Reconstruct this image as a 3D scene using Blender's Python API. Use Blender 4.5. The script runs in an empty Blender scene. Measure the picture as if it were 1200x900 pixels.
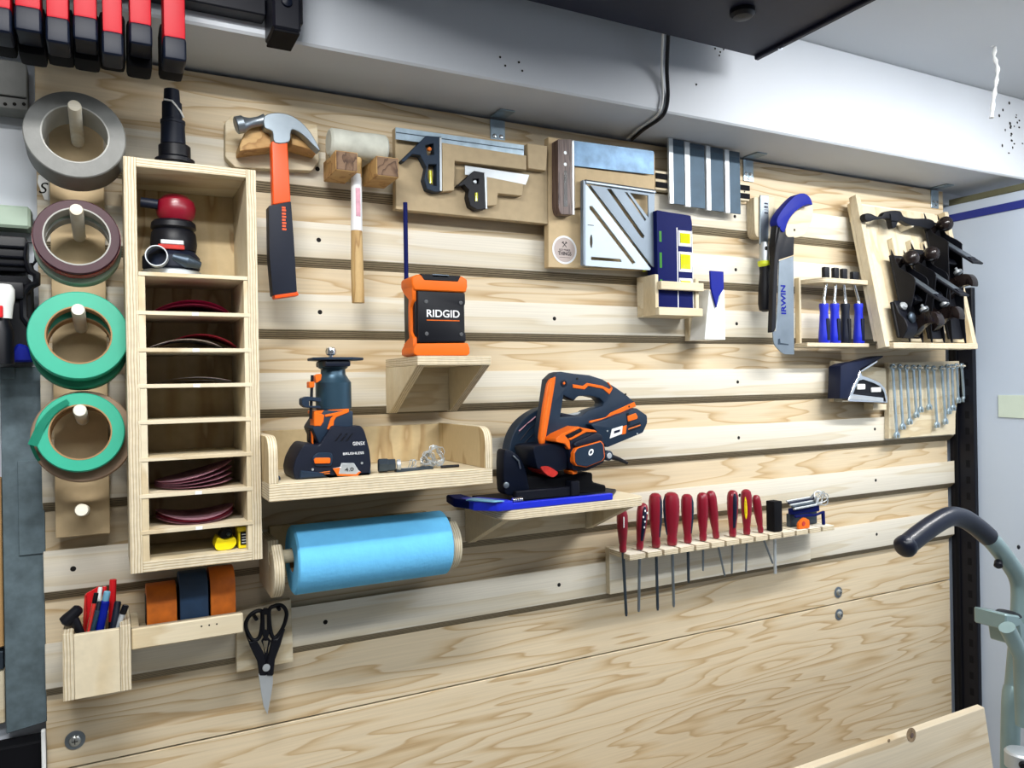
import bpy, bmesh, math, random
from mathutils import Vector, Matrix
random.seed(7)
SC = bpy.context.scene
COL = SC.collection
# ---------------------------------------------------------------- camera model (1200x900)
F = 900.0; YAW = math.radians(27.6); ROLL = math.radians(1.0); DIST = 1.5; EYE = 1.55
_R = Vector((math.cos(YAW), -math.sin(YAW), 0)); _W = Vector((math.sin(YAW), math.cos(YAW), 0)); _U = Vector((0, 0, 1))
_r = _R * math.cos(ROLL) - _U * math.sin(ROLL); _u = _U * math.cos(ROLL) + _R * math.sin(ROLL)
CAM = Vector((0, -DIST, EYE))
def ray(px, py): return _W + _r * ((px - 600) / F) + _u * ((450 - py) / F)
def at(px, py, d):                      # where a sight line meets the plane that stands d in front of the panel
    v = ray(px, py); return CAM + v * ((-d + DIST) / v.y)
def X(px, d, py=450): return at(px, py, d).x
def Zz(px, py, d): return at(px, py, d).z
def Q(d, pts): return [(at(a, b, d).x, at(a, b, d).z) for a, b in pts]
def zq(ox, oy, s, d, pts): return Q(d, [(ox + a / s, oy + b / s) for a, b in pts])
# ---------------------------------------------------------------- materials
def lin(c):
    return tuple((v / 255 / 12.92) if v / 255 <= 0.04045 else ((v / 255 + 0.055) / 1.055) ** 2.4 for v in c) + (1.0,)
MATS = {}
def base_mat(name):
    m = bpy.data.materials.new(name); m.use_nodes = True
    nt = m.node_tree; b = nt.nodes['Principled BSDF']
    MATS[name] = m
    return m, nt, b
def mk(name, c, rough=0.5, metal=0.0, var=0.0, vs=20, bump=0.0, bs=200, coat=0.0, spec=0.5, emit=None):
    m, nt, b = base_mat(name)
    b.inputs['Base Color'].default_value = lin(c); b.inputs['Roughness'].default_value = rough
    b.inputs['Metallic'].default_value = metal; b.inputs['Coat Weight'].default_value = coat
    b.inputs['Specular IOR Level'].default_value = spec
    tc = nt.nodes.new('ShaderNodeTexCoord')
    n = nt.nodes.new('ShaderNodeTexNoise'); n.inputs['Scale'].default_value = vs; n.inputs['Detail'].default_value = 4
    nt.links.new(tc.outputs['Object'], n.inputs['Vector'])
    mx = nt.nodes.new('ShaderNodeMix'); mx.data_type = 'RGBA'
    d = tuple(max(0, v * (1 - var)) for v in c); l = tuple(min(255, v * (1 + var * .5)) for v in c)
    mx.inputs[6].default_value = lin(d); mx.inputs[7].default_value = lin(l)
    nt.links.new(n.outputs['Fac'], mx.inputs[0]); nt.links.new(mx.outputs[2], b.inputs['Base Color'])
    if bump:
        n2 = nt.nodes.new('ShaderNodeTexNoise'); n2.inputs['Scale'].default_value = bs; n2.inputs['Detail'].default_value = 3
        bp = nt.nodes.new('ShaderNodeBump'); bp.inputs['Strength'].default_value = bump; bp.inputs['Distance'].default_value = .002
        nt.links.new(tc.outputs['Object'], n2.inputs['Vector']); nt.links.new(n2.outputs['Fac'], bp.inputs['Height']); nt.links.new(bp.outputs['Normal'], b.inputs['Normal'])
    return m
def wood(name, base, mid, dark, sc=(1.2, 3, 8), rings=8, line=0.5, rough=0.55, fib=0.25):
    m, nt, b = base_mat(name); N = nt.nodes; L = nt.links
    b.inputs['Roughness'].default_value = rough; b.inputs['Specular IOR Level'].default_value = .3
    tc = N.new('ShaderNodeTexCoord'); mp = N.new('ShaderNodeMapping'); mp.inputs['Scale'].default_value = sc
    L.new(tc.outputs['Object'], mp.inputs['Vector'])
    n = N.new('ShaderNodeTexNoise'); n.inputs['Scale'].default_value = 1; n.inputs['Detail'].default_value = 3; n.inputs['Roughness'].default_value = .42
    L.new(mp.outputs[0], n.inputs['Vector'])
    mu = N.new('ShaderNodeMath'); mu.operation = 'MULTIPLY'; mu.inputs[1].default_value = rings; L.new(n.outputs['Fac'], mu.inputs[0])
    fr = N.new('ShaderNodeMath'); fr.operation = 'FRACT'; L.new(mu.outputs[0], fr.inputs[0])
    cr = N.new('ShaderNodeValToRGB'); e = cr.color_ramp.elements
    e[0].position = 0; e[0].color = lin(base); e[1].position = 1; e[1].color = lin(base)
    x = e.new(.45); x.color = lin(base); x = e.new(.70); x.color = lin(mid)
    dk = tuple(mid[i] + (dark[i] - mid[i]) * line for i in range(3))
    x = e.new(.86); x.color = lin(dk); x = e.new(.93); x.color = lin(base)
    L.new(fr.outputs[0], cr.inputs[0])
    m2 = N.new('ShaderNodeMapping'); m2.inputs['Scale'].default_value = (sc[0] * 8, sc[1] * 40, sc[2] * 40); L.new(tc.outputs['Object'], m2.inputs['Vector'])
    n2 = N.new('ShaderNodeTexNoise'); n2.inputs['Scale'].default_value = .6; n2.inputs['Detail'].default_value = 3; L.new(m2.outputs[0], n2.inputs['Vector'])
    mx = N.new('ShaderNodeMix'); mx.data_type = 'RGBA'; mx.blend_type = 'MULTIPLY'; mx.inputs[0].default_value = fib
    L.new(cr.outputs[0], mx.inputs[6]); L.new(n2.outputs['Fac'], mx.inputs[7])
    n3 = N.new('ShaderNodeTexNoise'); n3.inputs['Scale'].default_value = .5; L.new(mp.outputs[0], n3.inputs['Vector'])
    m3 = N.new('ShaderNodeMix'); m3.data_type = 'RGBA'; m3.blend_type = 'MIX'; m3.inputs[7].default_value = lin(mid)
    r3 = N.new('ShaderNodeMapRange'); r3.inputs[1].default_value = .5; r3.inputs[2].default_value = .8; r3.inputs[4].default_value = .6
    L.new(n3.outputs['Fac'], r3.inputs[0]); L.new(r3.outputs[0], m3.inputs[0]); L.new(mx.outputs[2], m3.inputs[6])
    L.new(m3.outputs[2], b.inputs['Base Color'])
    bp = N.new('ShaderNodeBump'); bp.inputs['Strength'].default_value = .12; bp.inputs['Distance'].default_value = .001
    L.new(n2.outputs['Fac'], bp.inputs['Height']); L.new(bp.outputs[0], b.inputs['Normal'])
    return m
def plyedge(name, ax, a=(234, 222, 194), c=(186, 160, 120), layer=.0042):
    m, nt, b = base_mat(name); N = nt.nodes; L = nt.links
    b.inputs['Roughness'].default_value = .65
    tc = N.new('ShaderNodeTexCoord'); sp = N.new('ShaderNodeSeparateXYZ'); L.new(tc.outputs['Object'], sp.inputs[0])
    n = N.new('ShaderNodeTexNoise'); n.inputs['Scale'].default_value = 18; L.new(tc.outputs['Object'], n.inputs['Vector'])
    a1 = N.new('ShaderNodeMath'); a1.operation = 'MULTIPLY'; a1.inputs[1].default_value = 1 / layer; L.new(sp.outputs[ax], a1.inputs[0])
    a2 = N.new('ShaderNodeMath'); a2.operation = 'ADD'; L.new(a1.outputs[0], a2.inputs[0]); L.new(n.outputs['Fac'], a2.inputs[1])
    a3 = N.new('ShaderNodeMath'); a3.operation = 'FRACT'; L.new(a2.outputs[0], a3.inputs[0])
    cr = N.new('ShaderNodeValToRGB'); e = cr.color_ramp.elements
    e[0].position = 0; e[0].color = lin(a); e[1].position = 1; e[1].color = lin(a)
    x = e.new(.5); x.color = lin(a); x = e.new(.72); x.color = lin(c); x = e.new(.9); x.color = lin(tuple((a[i] + c[i]) / 2 for i in range(3)))
    L.new(a3.outputs[0], cr.inputs[0])
    n2 = N.new('ShaderNodeTexNoise'); n2.inputs['Scale'].default_value = 90; n2.inputs['Detail'].default_value = 4; L.new(tc.outputs['Object'], n2.inputs['Vector'])
    mx = N.new('ShaderNodeMix'); mx.data_type = 'RGBA'; mx.blend_type = 'MULTIPLY'; mx.inputs[0].default_value = .35
    L.new(cr.outputs[0], mx.inputs[6]); L.new(n2.outputs['Fac'], mx.inputs[7]); L.new(mx.outputs[2], b.inputs['Base Color'])
def tape_side(name, c, c2, f=900):
    m, nt, b = base_mat(name); N = nt.nodes; L = nt.links
    b.inputs['Roughness'].default_value = .5
    tc = N.new('ShaderNodeTexCoord'); n = N.new('ShaderNodeTexNoise'); n.inputs['Scale'].default_value = 60; n.inputs['Detail'].default_value = 6
    L.new(tc.outputs['Object'], n.inputs['Vector']); mx = N.new('ShaderNodeMix'); mx.data_type = 'RGBA'
    mx.inputs[6].default_value = lin(c); mx.inputs[7].default_value = lin(c2); L.new(n.outputs['Fac'], mx.inputs[0]); L.new(mx.outputs[2], b.inputs['Base Color'])
wood('fir_panel', (230, 212, 180), (221, 198, 160), (186, 152, 106), (.95, 3, 11), 13, .6)
wood('cleat_wood', (244, 237, 220), (239, 229, 206), (222, 206, 174), (1.0, 4, 16), 4, .4)
wood('pine_plank', (226, 212, 186), (219, 202, 172), (190, 165, 128), (.8, 4, 14), 4, .5)
wood('birch_x', (232, 219, 190), (224, 207, 172), (200, 176, 136), (3, 8, 14), 4, .35)
wood('birch_z', (232, 219, 190), (224, 207, 172), (200, 176, 136), (14, 8, 3), 4, .35)
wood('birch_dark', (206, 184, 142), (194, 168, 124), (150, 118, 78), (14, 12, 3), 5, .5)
wood('oak_block', (206, 168, 112), (196, 154, 98), (150, 108, 62), (20, 20, 20), 4, .6)
wood('walnut_block', (140, 112, 88), (112, 86, 66), (70, 50, 40), (30, 30, 18), 6, .8)
wood('hickory', (214, 182, 128), (200, 164, 108), (160, 120, 72), (40, 40, 4), 4, .6)
wood('rosewood', (118, 98, 92), (88, 70, 66), (48, 36, 36), (60, 60, 5), 6, .8, .35)
wood('knob_wood', (36, 29, 28), (29, 23, 22), (20, 15, 15), (30, 30, 10), 4, .6, .2)
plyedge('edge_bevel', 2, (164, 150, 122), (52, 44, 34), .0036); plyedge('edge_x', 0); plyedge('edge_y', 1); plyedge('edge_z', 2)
mk('mdf', (186, 166, 132), .75, var=.08, vs=60, bump=.05)
mk('mdf_light', (206, 182, 142), .75, var=.08, vs=60)
mk('white_paint', (208, 214, 222), .55, var=.03, vs=3, bump=.05, bs=60)
mk('ceiling_paint', (206, 210, 214), .7, var=.04, vs=2)
mk('wall_white', (214, 221, 230), .45, var=.03, vs=3)
mk('concrete', (150, 148, 142), .8, var=.2, vs=5)
mk('black_metal', (12, 15, 26), .45, .1, spec=.3, var=.2, vs=8)
mk('black_plastic', (9, 11, 20), .45, spec=.3, var=.15)
mk('black_matte', (6, 7, 13), .8, spec=.2, var=.1)
mk('black_gloss', (9, 17, 34), .45, spec=.2, var=.3, vs=30)
mk('black_fabric', (18, 20, 26), .9, var=.4, vs=40, bump=.3)
mk('rubber', (22, 24, 28), .6, bump=.1)
mk('charcoal', (26, 44, 64), .5, spec=.3, var=.15, vs=40, bump=.05)
mk('charcoal_dark', (14, 22, 40), .5, spec=.3, var=.15, vs=40)
mk('anodised', (50, 78, 96), .38, .5, var=.15, vs=15)
mk('orange_red', (240, 84, 16), .4, var=.06)
mk('orange', (232, 108, 24), .45, spec=.3, var=.06)
mk('orange_worn', (252, 120, 30), .55, var=.3, vs=50)
mk('red', (178, 6, 28), .45, spec=.25, var=.06, vs=10)
mk('crimson', (134, 14, 38), .34, coat=.1, var=.12, vs=20)
mk('navy', (8, 20, 50), .5, spec=.3, var=.1)
mk('blue', (20, 40, 200), .4, var=.08)
mk('deep_blue', (6, 26, 140), .5, spec=.2, var=.08)
mk('level_blue', (8, 20, 84), .6, var=.1, spec=.12)
mk('foam', (11, 17, 34), .32, spec=.45)
mk('box_metal', (20, 25, 46), .5, spec=.3, var=.1)
mk('panel_white', (190, 203, 220), .5, var=.03, vs=3)
mk('towel_blue', (110, 200, 255), .95, var=.05, vs=60, bump=.3, bs=160)
mk('ice_blue', (120, 180, 210), .4)
mk('teal', (38, 172, 140), .5, var=.06, vs=30)
mk('teal_dark', (30, 140, 108), .55, var=.1, vs=80)
mk('pale_green', (176, 196, 178), .6, var=.1)
mk('plum', (66, 30, 42), .5, var=.2, vs=40, spec=.3)
mk('red_film', (190, 48, 40), .25, var=.4, vs=60, coat=.3)
mk('brown_tape', (150, 122, 98), .55, var=.15, vs=60)
mk('duct_grey', (128, 129, 126), .6, var=.12, vs=50, bump=.1)
mk('cardboard', (170, 134, 92), .8, var=.1)
mk('core_grey', (176, 176, 170), .6, var=.15)
mk('steel', (140, 150, 158), .38, .85, var=.15, vs=25)
mk('steel_dark', (74, 86, 98), .42, .8, var=.25, vs=20)
mk('steel_mottled', (84, 112, 138), .42, .4, var=.9, vs=26)
mk('knife_steel', (54, 74, 90), .5, .5, var=.2, vs=30)
mk('bracket_steel', (168, 188, 202), .35, .6, var=.3, vs=40)
mk('chrome', (226, 230, 234), .12, 1.0)
mk('satin', (196, 202, 206), .45, .6, var=.08)
mk('aluminium', (188, 202, 212), .5, .25, var=.05)
mk('alu_grey', (128, 142, 156), .5, .3, var=.08)
mk('galvanised', (112, 130, 138), .55, .4, var=.35, vs=45)
mk('cast_iron', (14, 16, 24), .5, .2, spec=.3, var=.2)
mk('white_plastic', (236, 238, 236), .4, var=.03)
mk('white_print', (240, 242, 244), .5)
mk('grey_print', (200, 204, 206), .5)
mk('sticker_face', (196, 182, 176), .6, var=.08)
mk('sticker_text', (60, 52, 56), .6)
mk('mallet_white', (206, 208, 196), .8, var=.2, vs=40)
mk('yellow', (250, 226, 14), .35, var=.05)
mk('lime', (220, 232, 50), .35)
mk('vial', (206, 206, 30), .1, coat=.5)
mk('vial_green', (60, 130, 50), .2)
mk('red_plastic', (216, 26, 34), .35)
mk('disc_red', (190, 62, 88), .85, var=.3, vs=120)
mk('disc_pink', (226, 170, 186), .85, var=.2, vs=90)
mk('disc_pale', (236, 228, 226), .85, var=.15, vs=90)
mk('disc_magenta', (170, 36, 92), .9, var=.3, vs=80)
mk('tube_grey', (134, 158, 160), .35, .3, var=.08, coat=.2)
mk('blue_tape', (30, 44, 130), .6)
mk('olive', (92, 92, 70), .7)
mk('note_green', (206, 220, 206), .8, var=.05)
mk('hole', (18, 14, 10), .9)
mk('string_white', (238, 240, 240), .8, bump=.4)
mk('screw', (188, 190, 186), .3, .9)
mk('clear', (222, 230, 232), .15, coat=.6)
mk('tan_wood', (190, 150, 98), .7, var=.2, vs=12)
mk('knot', (150, 128, 100), .7, var=.4, vs=120)
# ---------------------------------------------------------------- mesh builder
class M:
    def __init__(s):
        s.v = []; s.f = []; s.fm = []; s.names = []; s.mx = Matrix.Identity(4)
    def mi(s, n):
        if n not in s.names: s.names.append(n)
        return s.names.index(n)
    def flush(s, bm, mat, edge=None, edge_test=None, recalc=True):
        if recalc: bmesh.ops.recalc_face_normals(bm, faces=bm.faces)
        o = len(s.v); bm.verts.index_update()
        for v in bm.verts: s.v.append(s.mx @ v.co)
        k = s.mi(mat); ke = s.mi(edge) if edge else k
        for f in bm.faces:
            s.f.append([o + v.index for v in f.verts]); s.fm.append(ke if (edge_test and edge_test(f.normal)) else k)
        bm.free(); return s
    def bev(s, bm, w, ang=25, seg=1):
        if w <= 0: return
        bmesh.ops.recalc_face_normals(bm, faces=bm.faces)
        es = [e for e in bm.edges if len(e.link_faces) == 2 and e.calc_face_angle(0) > math.radians(ang)]
        bmesh.ops.bevel(bm, geom=es, offset=w, segments=seg, affect='EDGES', clamp_overlap=True, profile=.6)
    def box(s, x0, x1, y0, y1, z0, z1, mat, bev=.001, edge=None, seg=1):
        bm = bmesh.new(); bmesh.ops.create_cube(bm, size=1)
        for v in bm.verts: v.co = Vector(((x0 + x1) / 2 + v.co.x * abs(x1 - x0), (y0 + y1) / 2 + v.co.y * abs(y1 - y0), (z0 + z1) / 2 + v.co.z * abs(z1 - z0)))
        s.bev(bm, bev, seg=seg)
        et = None
        if edge:
            dims = [abs(x1 - x0), abs(y1 - y0), abs(z1 - z0)]; ax = dims.index(min(dims)); edge = 'edge_' + 'xyz'[ax]
            et = lambda n: abs(n[ax]) < .5
        return s.flush(bm, mat, edge, et)
    def prism(s, pts, w0, w1, mat, bev=0, plane='xz', edge=None, holes=(), seg=1, ang=25):
        bm = bmesh.new()
        def P3(u, v, w): return Vector((u, w, v)) if plane == 'xz' else (Vector((w, u, v)) if plane == 'yz' else Vector((u, v, w)))
        loops = [pts] + list(holes)
        if len(loops) == 1:
            fs = [bm.faces.new([bm.verts.new(P3(u, v, w0)) for u, v in pts])]
        else:
            es = []
            for lp in loops:
                vs = [bm.verts.new(P3(u, v, w0)) for u, v in lp]
                es += [bm.edges.new((vs[i], vs[(i + 1) % len(vs)])) for i in range(len(vs))]
            r = bmesh.ops.triangle_fill(bm, use_beauty=True, use_dissolve=True, edges=es); fs = [g for g in r['geom'] if isinstance(g, bmesh.types.BMFace)]
        r = bmesh.ops.extrude_face_region(bm, geom=fs)
        dv = P3(0, 0, w1) - P3(0, 0, w0)
        for g in r['geom']:
            if isinstance(g, bmesh.types.BMVert): g.co += dv
        if bev: s.bev(bm, bev, ang, seg)
        et = None
        if edge:
            ax = {'xz': 1, 'yz': 0, 'xy': 2}[plane]; et = lambda n: abs(n[ax]) < .5
            if edge is True: edge = 'edge_' + 'xyz'[ax]
        return s.flush(bm, mat, edge, et)
    def tube(s, pts, r, mat, seg=10, cap=True, flat=None):
        pts = [Vector(p) for p in pts]; n = len(pts); rs = r if isinstance(r, (list, tuple)) else [r] * n
        bm = bmesh.new(); rings = []; t0 = (pts[1] - pts[0]).normalized()
        a = t0.orthogonal().normalized(); prev = t0
        for i, p in enumerate(pts):
            t = (pts[min(i + 1, n - 1)] - pts[max(i - 1, 0)]).normalized()
            a = (prev.rotation_difference(t) @ a); a = (a - t * a.dot(t)).normalized(); prev = t; b = t.cross(a)
            rings.append([bm.verts.new(p + (a * math.cos(2 * math.pi * k / seg) + b * math.sin(2 * math.pi * k / seg)) * max(rs[i], 1e-5)) for k in range(seg)])
        for i in range(n - 1):
            for k in range(seg): bm.faces.new((rings[i][k], rings[i][(k + 1) % seg], rings[i + 1][(k + 1) % seg], rings[i + 1][k]))
        if cap: bm.faces.new(rings[0]); bm.faces.new(rings[-1])
        return s.flush(bm, mat)
    def lathe(s, o, ax, prof, mat, seg=28, ring=False, sx=1.0):
        o = Vector(o); ax = Vector(ax).normalized(); a = ax.orthogonal().normalized(); b = ax.cross(a); bm = bmesh.new(); rings = []
        for r, h in prof: rings.append([bm.verts.new(o + ax * h + (a * math.cos(2 * math.pi * k / seg) + b * math.sin(2 * math.pi * k / seg)) * max(r, 1e-5)) for k in range(seg)])
        m = len(rings)
        for i in range(m if ring else m - 1):
            j = (i + 1) % m
            for k in range(seg): bm.faces.new((rings[i][k], rings[i][(k + 1) % seg], rings[j][(k + 1) % seg], rings[j][k]))
        if not ring: bm.faces.new(rings[0]); bm.faces.new(rings[-1])
        return s.flush(bm, mat)
    def ell(s, c, r, mat, seg=20):
        bm = bmesh.new(); bmesh.ops.create_uvsphere(bm, u_segments=seg, v_segments=seg // 2 + 2, radius=1)
        for v in bm.verts: v.co = Vector((c[0] + v.co.x * r[0], c[1] + v.co.y * r[1], c[2] + v.co.z * r[2]))
        return s.flush(bm, mat)
    def disc(s, c, r, mat, n=(0, -1, 0), seg=20, th=.0006):
        return s.lathe(c, n, [(r, 0), (r, th)], mat, seg)
    def sheet(s, fn, nu, nv, mat, th=.0008, mask=None):
        bm = bmesh.new(); g = [[bm.verts.new(fn(i / nu, j / nv)) for j in range(nv + 1)] for i in range(nu + 1)]
        for i in range(nu):
            for j in range(nv): bm.faces.new((g[i][j], g[i + 1][j], g[i + 1][j + 1], g[i][j + 1]))
        r = bmesh.ops.solidify(bm, geom=bm.faces[:], thickness=th)
        return s.flush(bm, mat)
    def text(s, t, o, size, mat, a=(1, 0, 0), b=(0, 0, 1), width=None, bold=.0):
        cu = bpy.data.curves.new('lettering', 'FONT'); cu.body = t; cu.align_x = 'CENTER'; cu.align_y = 'CENTER'; cu.extrude = .02; cu.offset = bold
        ob = bpy.data.objects.new('lettering', cu); COL.objects.link(ob)
        dg = bpy.context.evaluated_depsgraph_get(); dg.update(); me = bpy.data.meshes.new_from_object(ob.evaluated_get(dg))
        o = Vector(o); a = Vector(a); b = Vector(b); nn = a.cross(b)
        xs = [v.co.x for v in me.vertices]; sx = size if not width else width / (max(xs) - min(xs))
        k0 = len(s.v); k = s.mi(mat)
        for v in me.vertices: s.v.append(s.mx @ (o + a * v.co.x * sx + b * v.co.y * size + nn * v.co.z * .02))
        for p in me.polygons: s.f.append([k0 + i for i in p.vertices]); s.fm.append(k)
        bpy.data.objects.remove(ob); bpy.data.curves.remove(cu); bpy.data.meshes.remove(me); return s
    def build(s, name, thing=None, under=None, loc=None, label=None, smooth=True, sharp=32):
        L = Vector(thing.location) if thing is not None else (Vector(loc) if loc else Vector((0, 0, 0)))
        if thing is None and loc is None and s.v:
            mn = [min(v[i] for v in s.v) for i in range(3)]; mxx = [max(v[i] for v in s.v) for i in range(3)]
            L = Vector(((mn[0] + mxx[0]) / 2, (mn[1] + mxx[1]) / 2, mn[2]))
        me = bpy.data.meshes.new(name); me.from_pydata([tuple(v - L) for v in s.v], [], s.f)
        for n in s.names: me.materials.append(MATS[n])
        for p, k in zip(me.polygons, s.fm): p.material_index = k; p.use_smooth = smooth
        me.update()
        if smooth: me.set_sharp_from_angle(angle=math.radians(sharp))
        o = bpy.data.objects.new(name, me); COL.objects.link(o)
        if thing is not None: o.parent = under or thing
        else: o.location = L
        if label: o['label'] = label
        return o
def tag(o, label, cat, group=None):
    o['label'] = label; o['category'] = cat
    if group: o['group'] = group
    return o
def T(name, label, cat, loc, group=None):
    o = bpy.data.objects.new(name, None); COL.objects.link(o); o.location = loc; o.empty_display_size = .03
    return tag(o, label, cat, group)
def struct(o): o['kind'] = 'structure'; return o
def dup(root, loc, label, group=None):
    r = root.copy(); COL.objects.link(r); r.location = loc; r['label'] = label
    for ch in list(root.children):
        c = ch.copy(); COL.objects.link(c); c.parent = r
        for g in list(ch.children):
            d = g.copy(); COL.objects.link(d); d.parent = c
    return r
def rnd(pts, r, seg=5):
    out = []; n = len(pts)
    for i, p in enumerate(pts):
        rr = r[i] if isinstance(r, (list, tuple)) else r
        p = Vector(p); a = Vector(pts[i - 1]) - p; b = Vector(pts[(i + 1) % n]) - p
        k = min(rr, a.length * .45, b.length * .45)
        if k < 1e-6: out.append(tuple(p)); continue
        p0 = p + a.normalized() * k; p1 = p + b.normalized() * k
        for j in range(seg + 1):
            t = j / seg; q = p0 * (1 - t) ** 2 + p * 2 * t * (1 - t) + p1 * t * t; out.append(tuple(q))
    return out
def spl(pts, n=6, closed=True):
    out = []; m = len(pts); P = [Vector(p) for p in pts]
    for i in range(m if closed else m - 1):
        g = (lambda k: P[k % m]) if closed else (lambda k: P[min(max(k, 0), m - 1)])
        p0, p1, p2, p3 = g(i - 1), g(i), g(i + 1), g(i + 2)
        for j in range(n):
            t = j / n; out.append(.5 * (2 * p1 + (p2 - p0) * t + (2 * p0 - 5 * p1 + 4 * p2 - p3) * t * t + (3 * p1 - p0 - 3 * p2 + p3) * t ** 3))
    if not closed: out.append(P[-1])
    return [tuple(o) for o in out]
def circ(cx, cz, r, n=24, rz=None): return [(cx + r * math.cos(2 * math.pi * k / n), cz + (rz or r) * math.sin(2 * math.pi * k / n)) for k in range(n)]
WORLD = .11; EXPO = 0.95
LIGHTS = [('tube_light', (1.7, -.86, 2.33), (math.radians(10), 0, 0), 1.5, .06, 17, (1, .985, .96)), ('tube_light', (.25, -.95, 2.33), (math.radians(10), 0, 0), 1.1, .06, 18, (1, .985, .96)), ('tube_light', (.8, -1.5, 2.33), (math.radians(18), 0, 0), 2.6, .12, 15, (.95, .98, 1))]
# ================================================================ the setting
m = M(); m.box(-2.4, 2.62, .03, .13, -.1, 2.375, 'wall_white', 0); struct(m.build('wall_back'))
m = M(); m.box(2.345, 2.40, -3.2, .03, -.1, 2.085, 'panel_white', 0); wr = struct(m.build('wall_right'))
m = M(); m.box(2.62, 2.72, -3.2, .13, -.1, 2.45, 'wall_white', 0); struct(m.build('wall_far'))
m = M(); m.box(-2.4, 2.62, -3.2, .03, 2.375, 2.45, 'ceiling_paint', 0); struct(m.build('ceiling'))
m = M(); m.box(-2.4, 2.345, -3.2, .13, -.1, 0, 'concrete', 0); struct(m.build('floor'))
m = M(); m.box(-2.4, 2.62, -.18, .03, 2.135, 2.375, 'white_paint', .004); sof = struct(m.build('trim_1'))
m = M()
for px, py in ((586, 67), (592, 77), (608, 73), (612, 83), (838, 57), (844, 61), (848, 58), (843, 65), (816, 99)):
    p = at(px, py, .1805); m.disc(p, .0022, 'hole', seg=8)
o = m.build('nail_hole', sof, label='dark nail holes in the white paint'); o['kind'] = 'stuff'
m = M(); random.seed(3)
for k in range(26):
    p = at(1178 + random.gauss(8, 8), 135 + random.gauss(18, 16), .1803)
    if p.x < 2.6 and 2.14 < p.z < 2.37: m.ell(p, (random.uniform(.002, .006), .0008, random.uniform(.002, .005)), 'hole', 8)
if m.v: m.build('paint_chip', sof)['kind'] = 'stuff'
m = M(); m.box(2.342, 2.405, -3.2, -.002, 2.0855, 2.104, 'olive', .001); struct(m.build('trim_2'))
# plywood sheets
m = M(); m.box(-.104, 2.317, 0, .018, .9155, 2.128, 'fir_panel', .001, edge=True)
tag(m.build('plywood_panel'), 'upper sheet of pale fir plywood carrying the cleats and tools', 'panel', 'plywood sheets on the wall')
m = M(); m.box(-.104, 2.317, 0, .018, .0, .9125, 'fir_panel', .001, edge=True)
tag(m.build('plywood_panel'), 'lower sheet of fir plywood with wavy grain, below the thin seam', 'panel', 'plywood sheets on the wall')
# french cleats (parallelogram section, 45 degree edges)
CZ = [1.937, 1.800, 1.661, 1.511, 1.3675, 1.2195, 1.060]
names = ['topmost pale wooden cleat strip, behind the hammer and knives', 'second pale wooden cleat strip from the top, behind the radio antenna',
         'third pale wooden cleat strip from the top, passing behind the radio', 'fourth pale wooden cleat strip, passing behind the circular saw handle',
         'fifth pale wooden cleat strip, passing behind the circular saw motor', 'sixth pale wooden cleat strip, passing behind the blue towel roll and red screwdriver handles',
         'lowest pale wooden cleat strip, behind the screwdriver rack and scissors']
for k, z in enumerate(CZ):
    x1 = (2.30, 2.30, 2.30, 2.30, 2.326, 2.326, 2.317)[k]
    t = T('cleat_strip', names[k], 'cleat', (1.1, -.009, z), 'french cleat strips across the plywood')
    h = .068 if k < 6 else .075
    m = M(); m.prism([(-.018, z), (0, z - .016), (0, z + h - .018), (-.018, z + h)], -.1025, x1, 'cleat_wood', .0006, 'yz')
    # narrow ply edge showing along the bottom bevel
    o = m.build('board', t)
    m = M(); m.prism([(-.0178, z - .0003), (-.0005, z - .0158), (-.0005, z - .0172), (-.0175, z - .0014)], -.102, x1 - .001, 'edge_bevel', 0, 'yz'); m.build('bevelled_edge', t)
    for xx in (-.06, .36, .885, 1.43, 1.955):
        m = M(); m.lathe((xx, -.0178, z + h * .5), (0, -1, 0), [(.0045, 0), (.0045, .0004), (.0034, .0006), (.0034, .0003)], 'hole', 12); m.build('screw_hole', t)
# L brackets under the soffit
def bracket(px, label):
    p = at(px, 140, .002); x = p.x
    t = T('metal_bracket', label, 'bracket', (x, 0, 2.08), 'small metal corner brackets along the top of the panel')
    m = M(); m.box(x - .018, x + .018, -.0025, -.0002, 2.072, 2.128, 'bracket_steel', .0008); pl = m.build('wall_plate', t)
    m = M(); m.box(x - .018, x + .018, -.052, -.0025, 2.1315, 2.1345, 'bracket_steel', .0008); m.build('top_plate', t)
    m = M()
    for dx, dz in ((-.008, .02), (.008, .02), (0, .008)): m.lathe((x + dx, -.0026, 2.072 + dz), (0, -1, 0), [(.005, 0), (.004, .0015), (.0015, .002)], 'chrome', 12); m.build('screw', t, pl); m = M()
bracket(583, 'small perforated metal bracket above the combination squares')
bracket(876, 'dark metal bracket to the right of the steel knives')
bracket(1094, 'dark metal bracket in the top right corner of the panel')
def bolt(px, py, label):
    p = at(px, py, 0)
    t = T('bolt', label, 'bolt', (p.x, 0, p.z), 'bolts with washers in the plywood')
    m = M(); m.lathe((p.x, 0, p.z), (0, -1, 0), [(.0155, 0), (.0155, .0018), (.014, .0022)], 'steel', 24); m.build('washer', t)
    m = M(); m.lathe((p.x, -.0022, p.z), (0, -1, 0), [(.0095, 0), (.0088, .004), (.006, .0062), (.002, .007)], 'screw', 20); m.box(p.x - .0045, p.x + .0045, -.0095, -.009, p.z - .0006, p.z + .0006, 'hole', 0); m.box(p.x - .0006, p.x + .0006, -.0095, -.009, p.z - .0045, p.z + .0045, 'hole', 0); m.build('head', t)
bolt(88, 867, 'round bolt with washer low at the left edge of the plywood')
bolt(982, 694, 'bolt just above the plywood seam on the right')
bolt(983, 720, 'bolt just below the plywood seam on the right')
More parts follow.
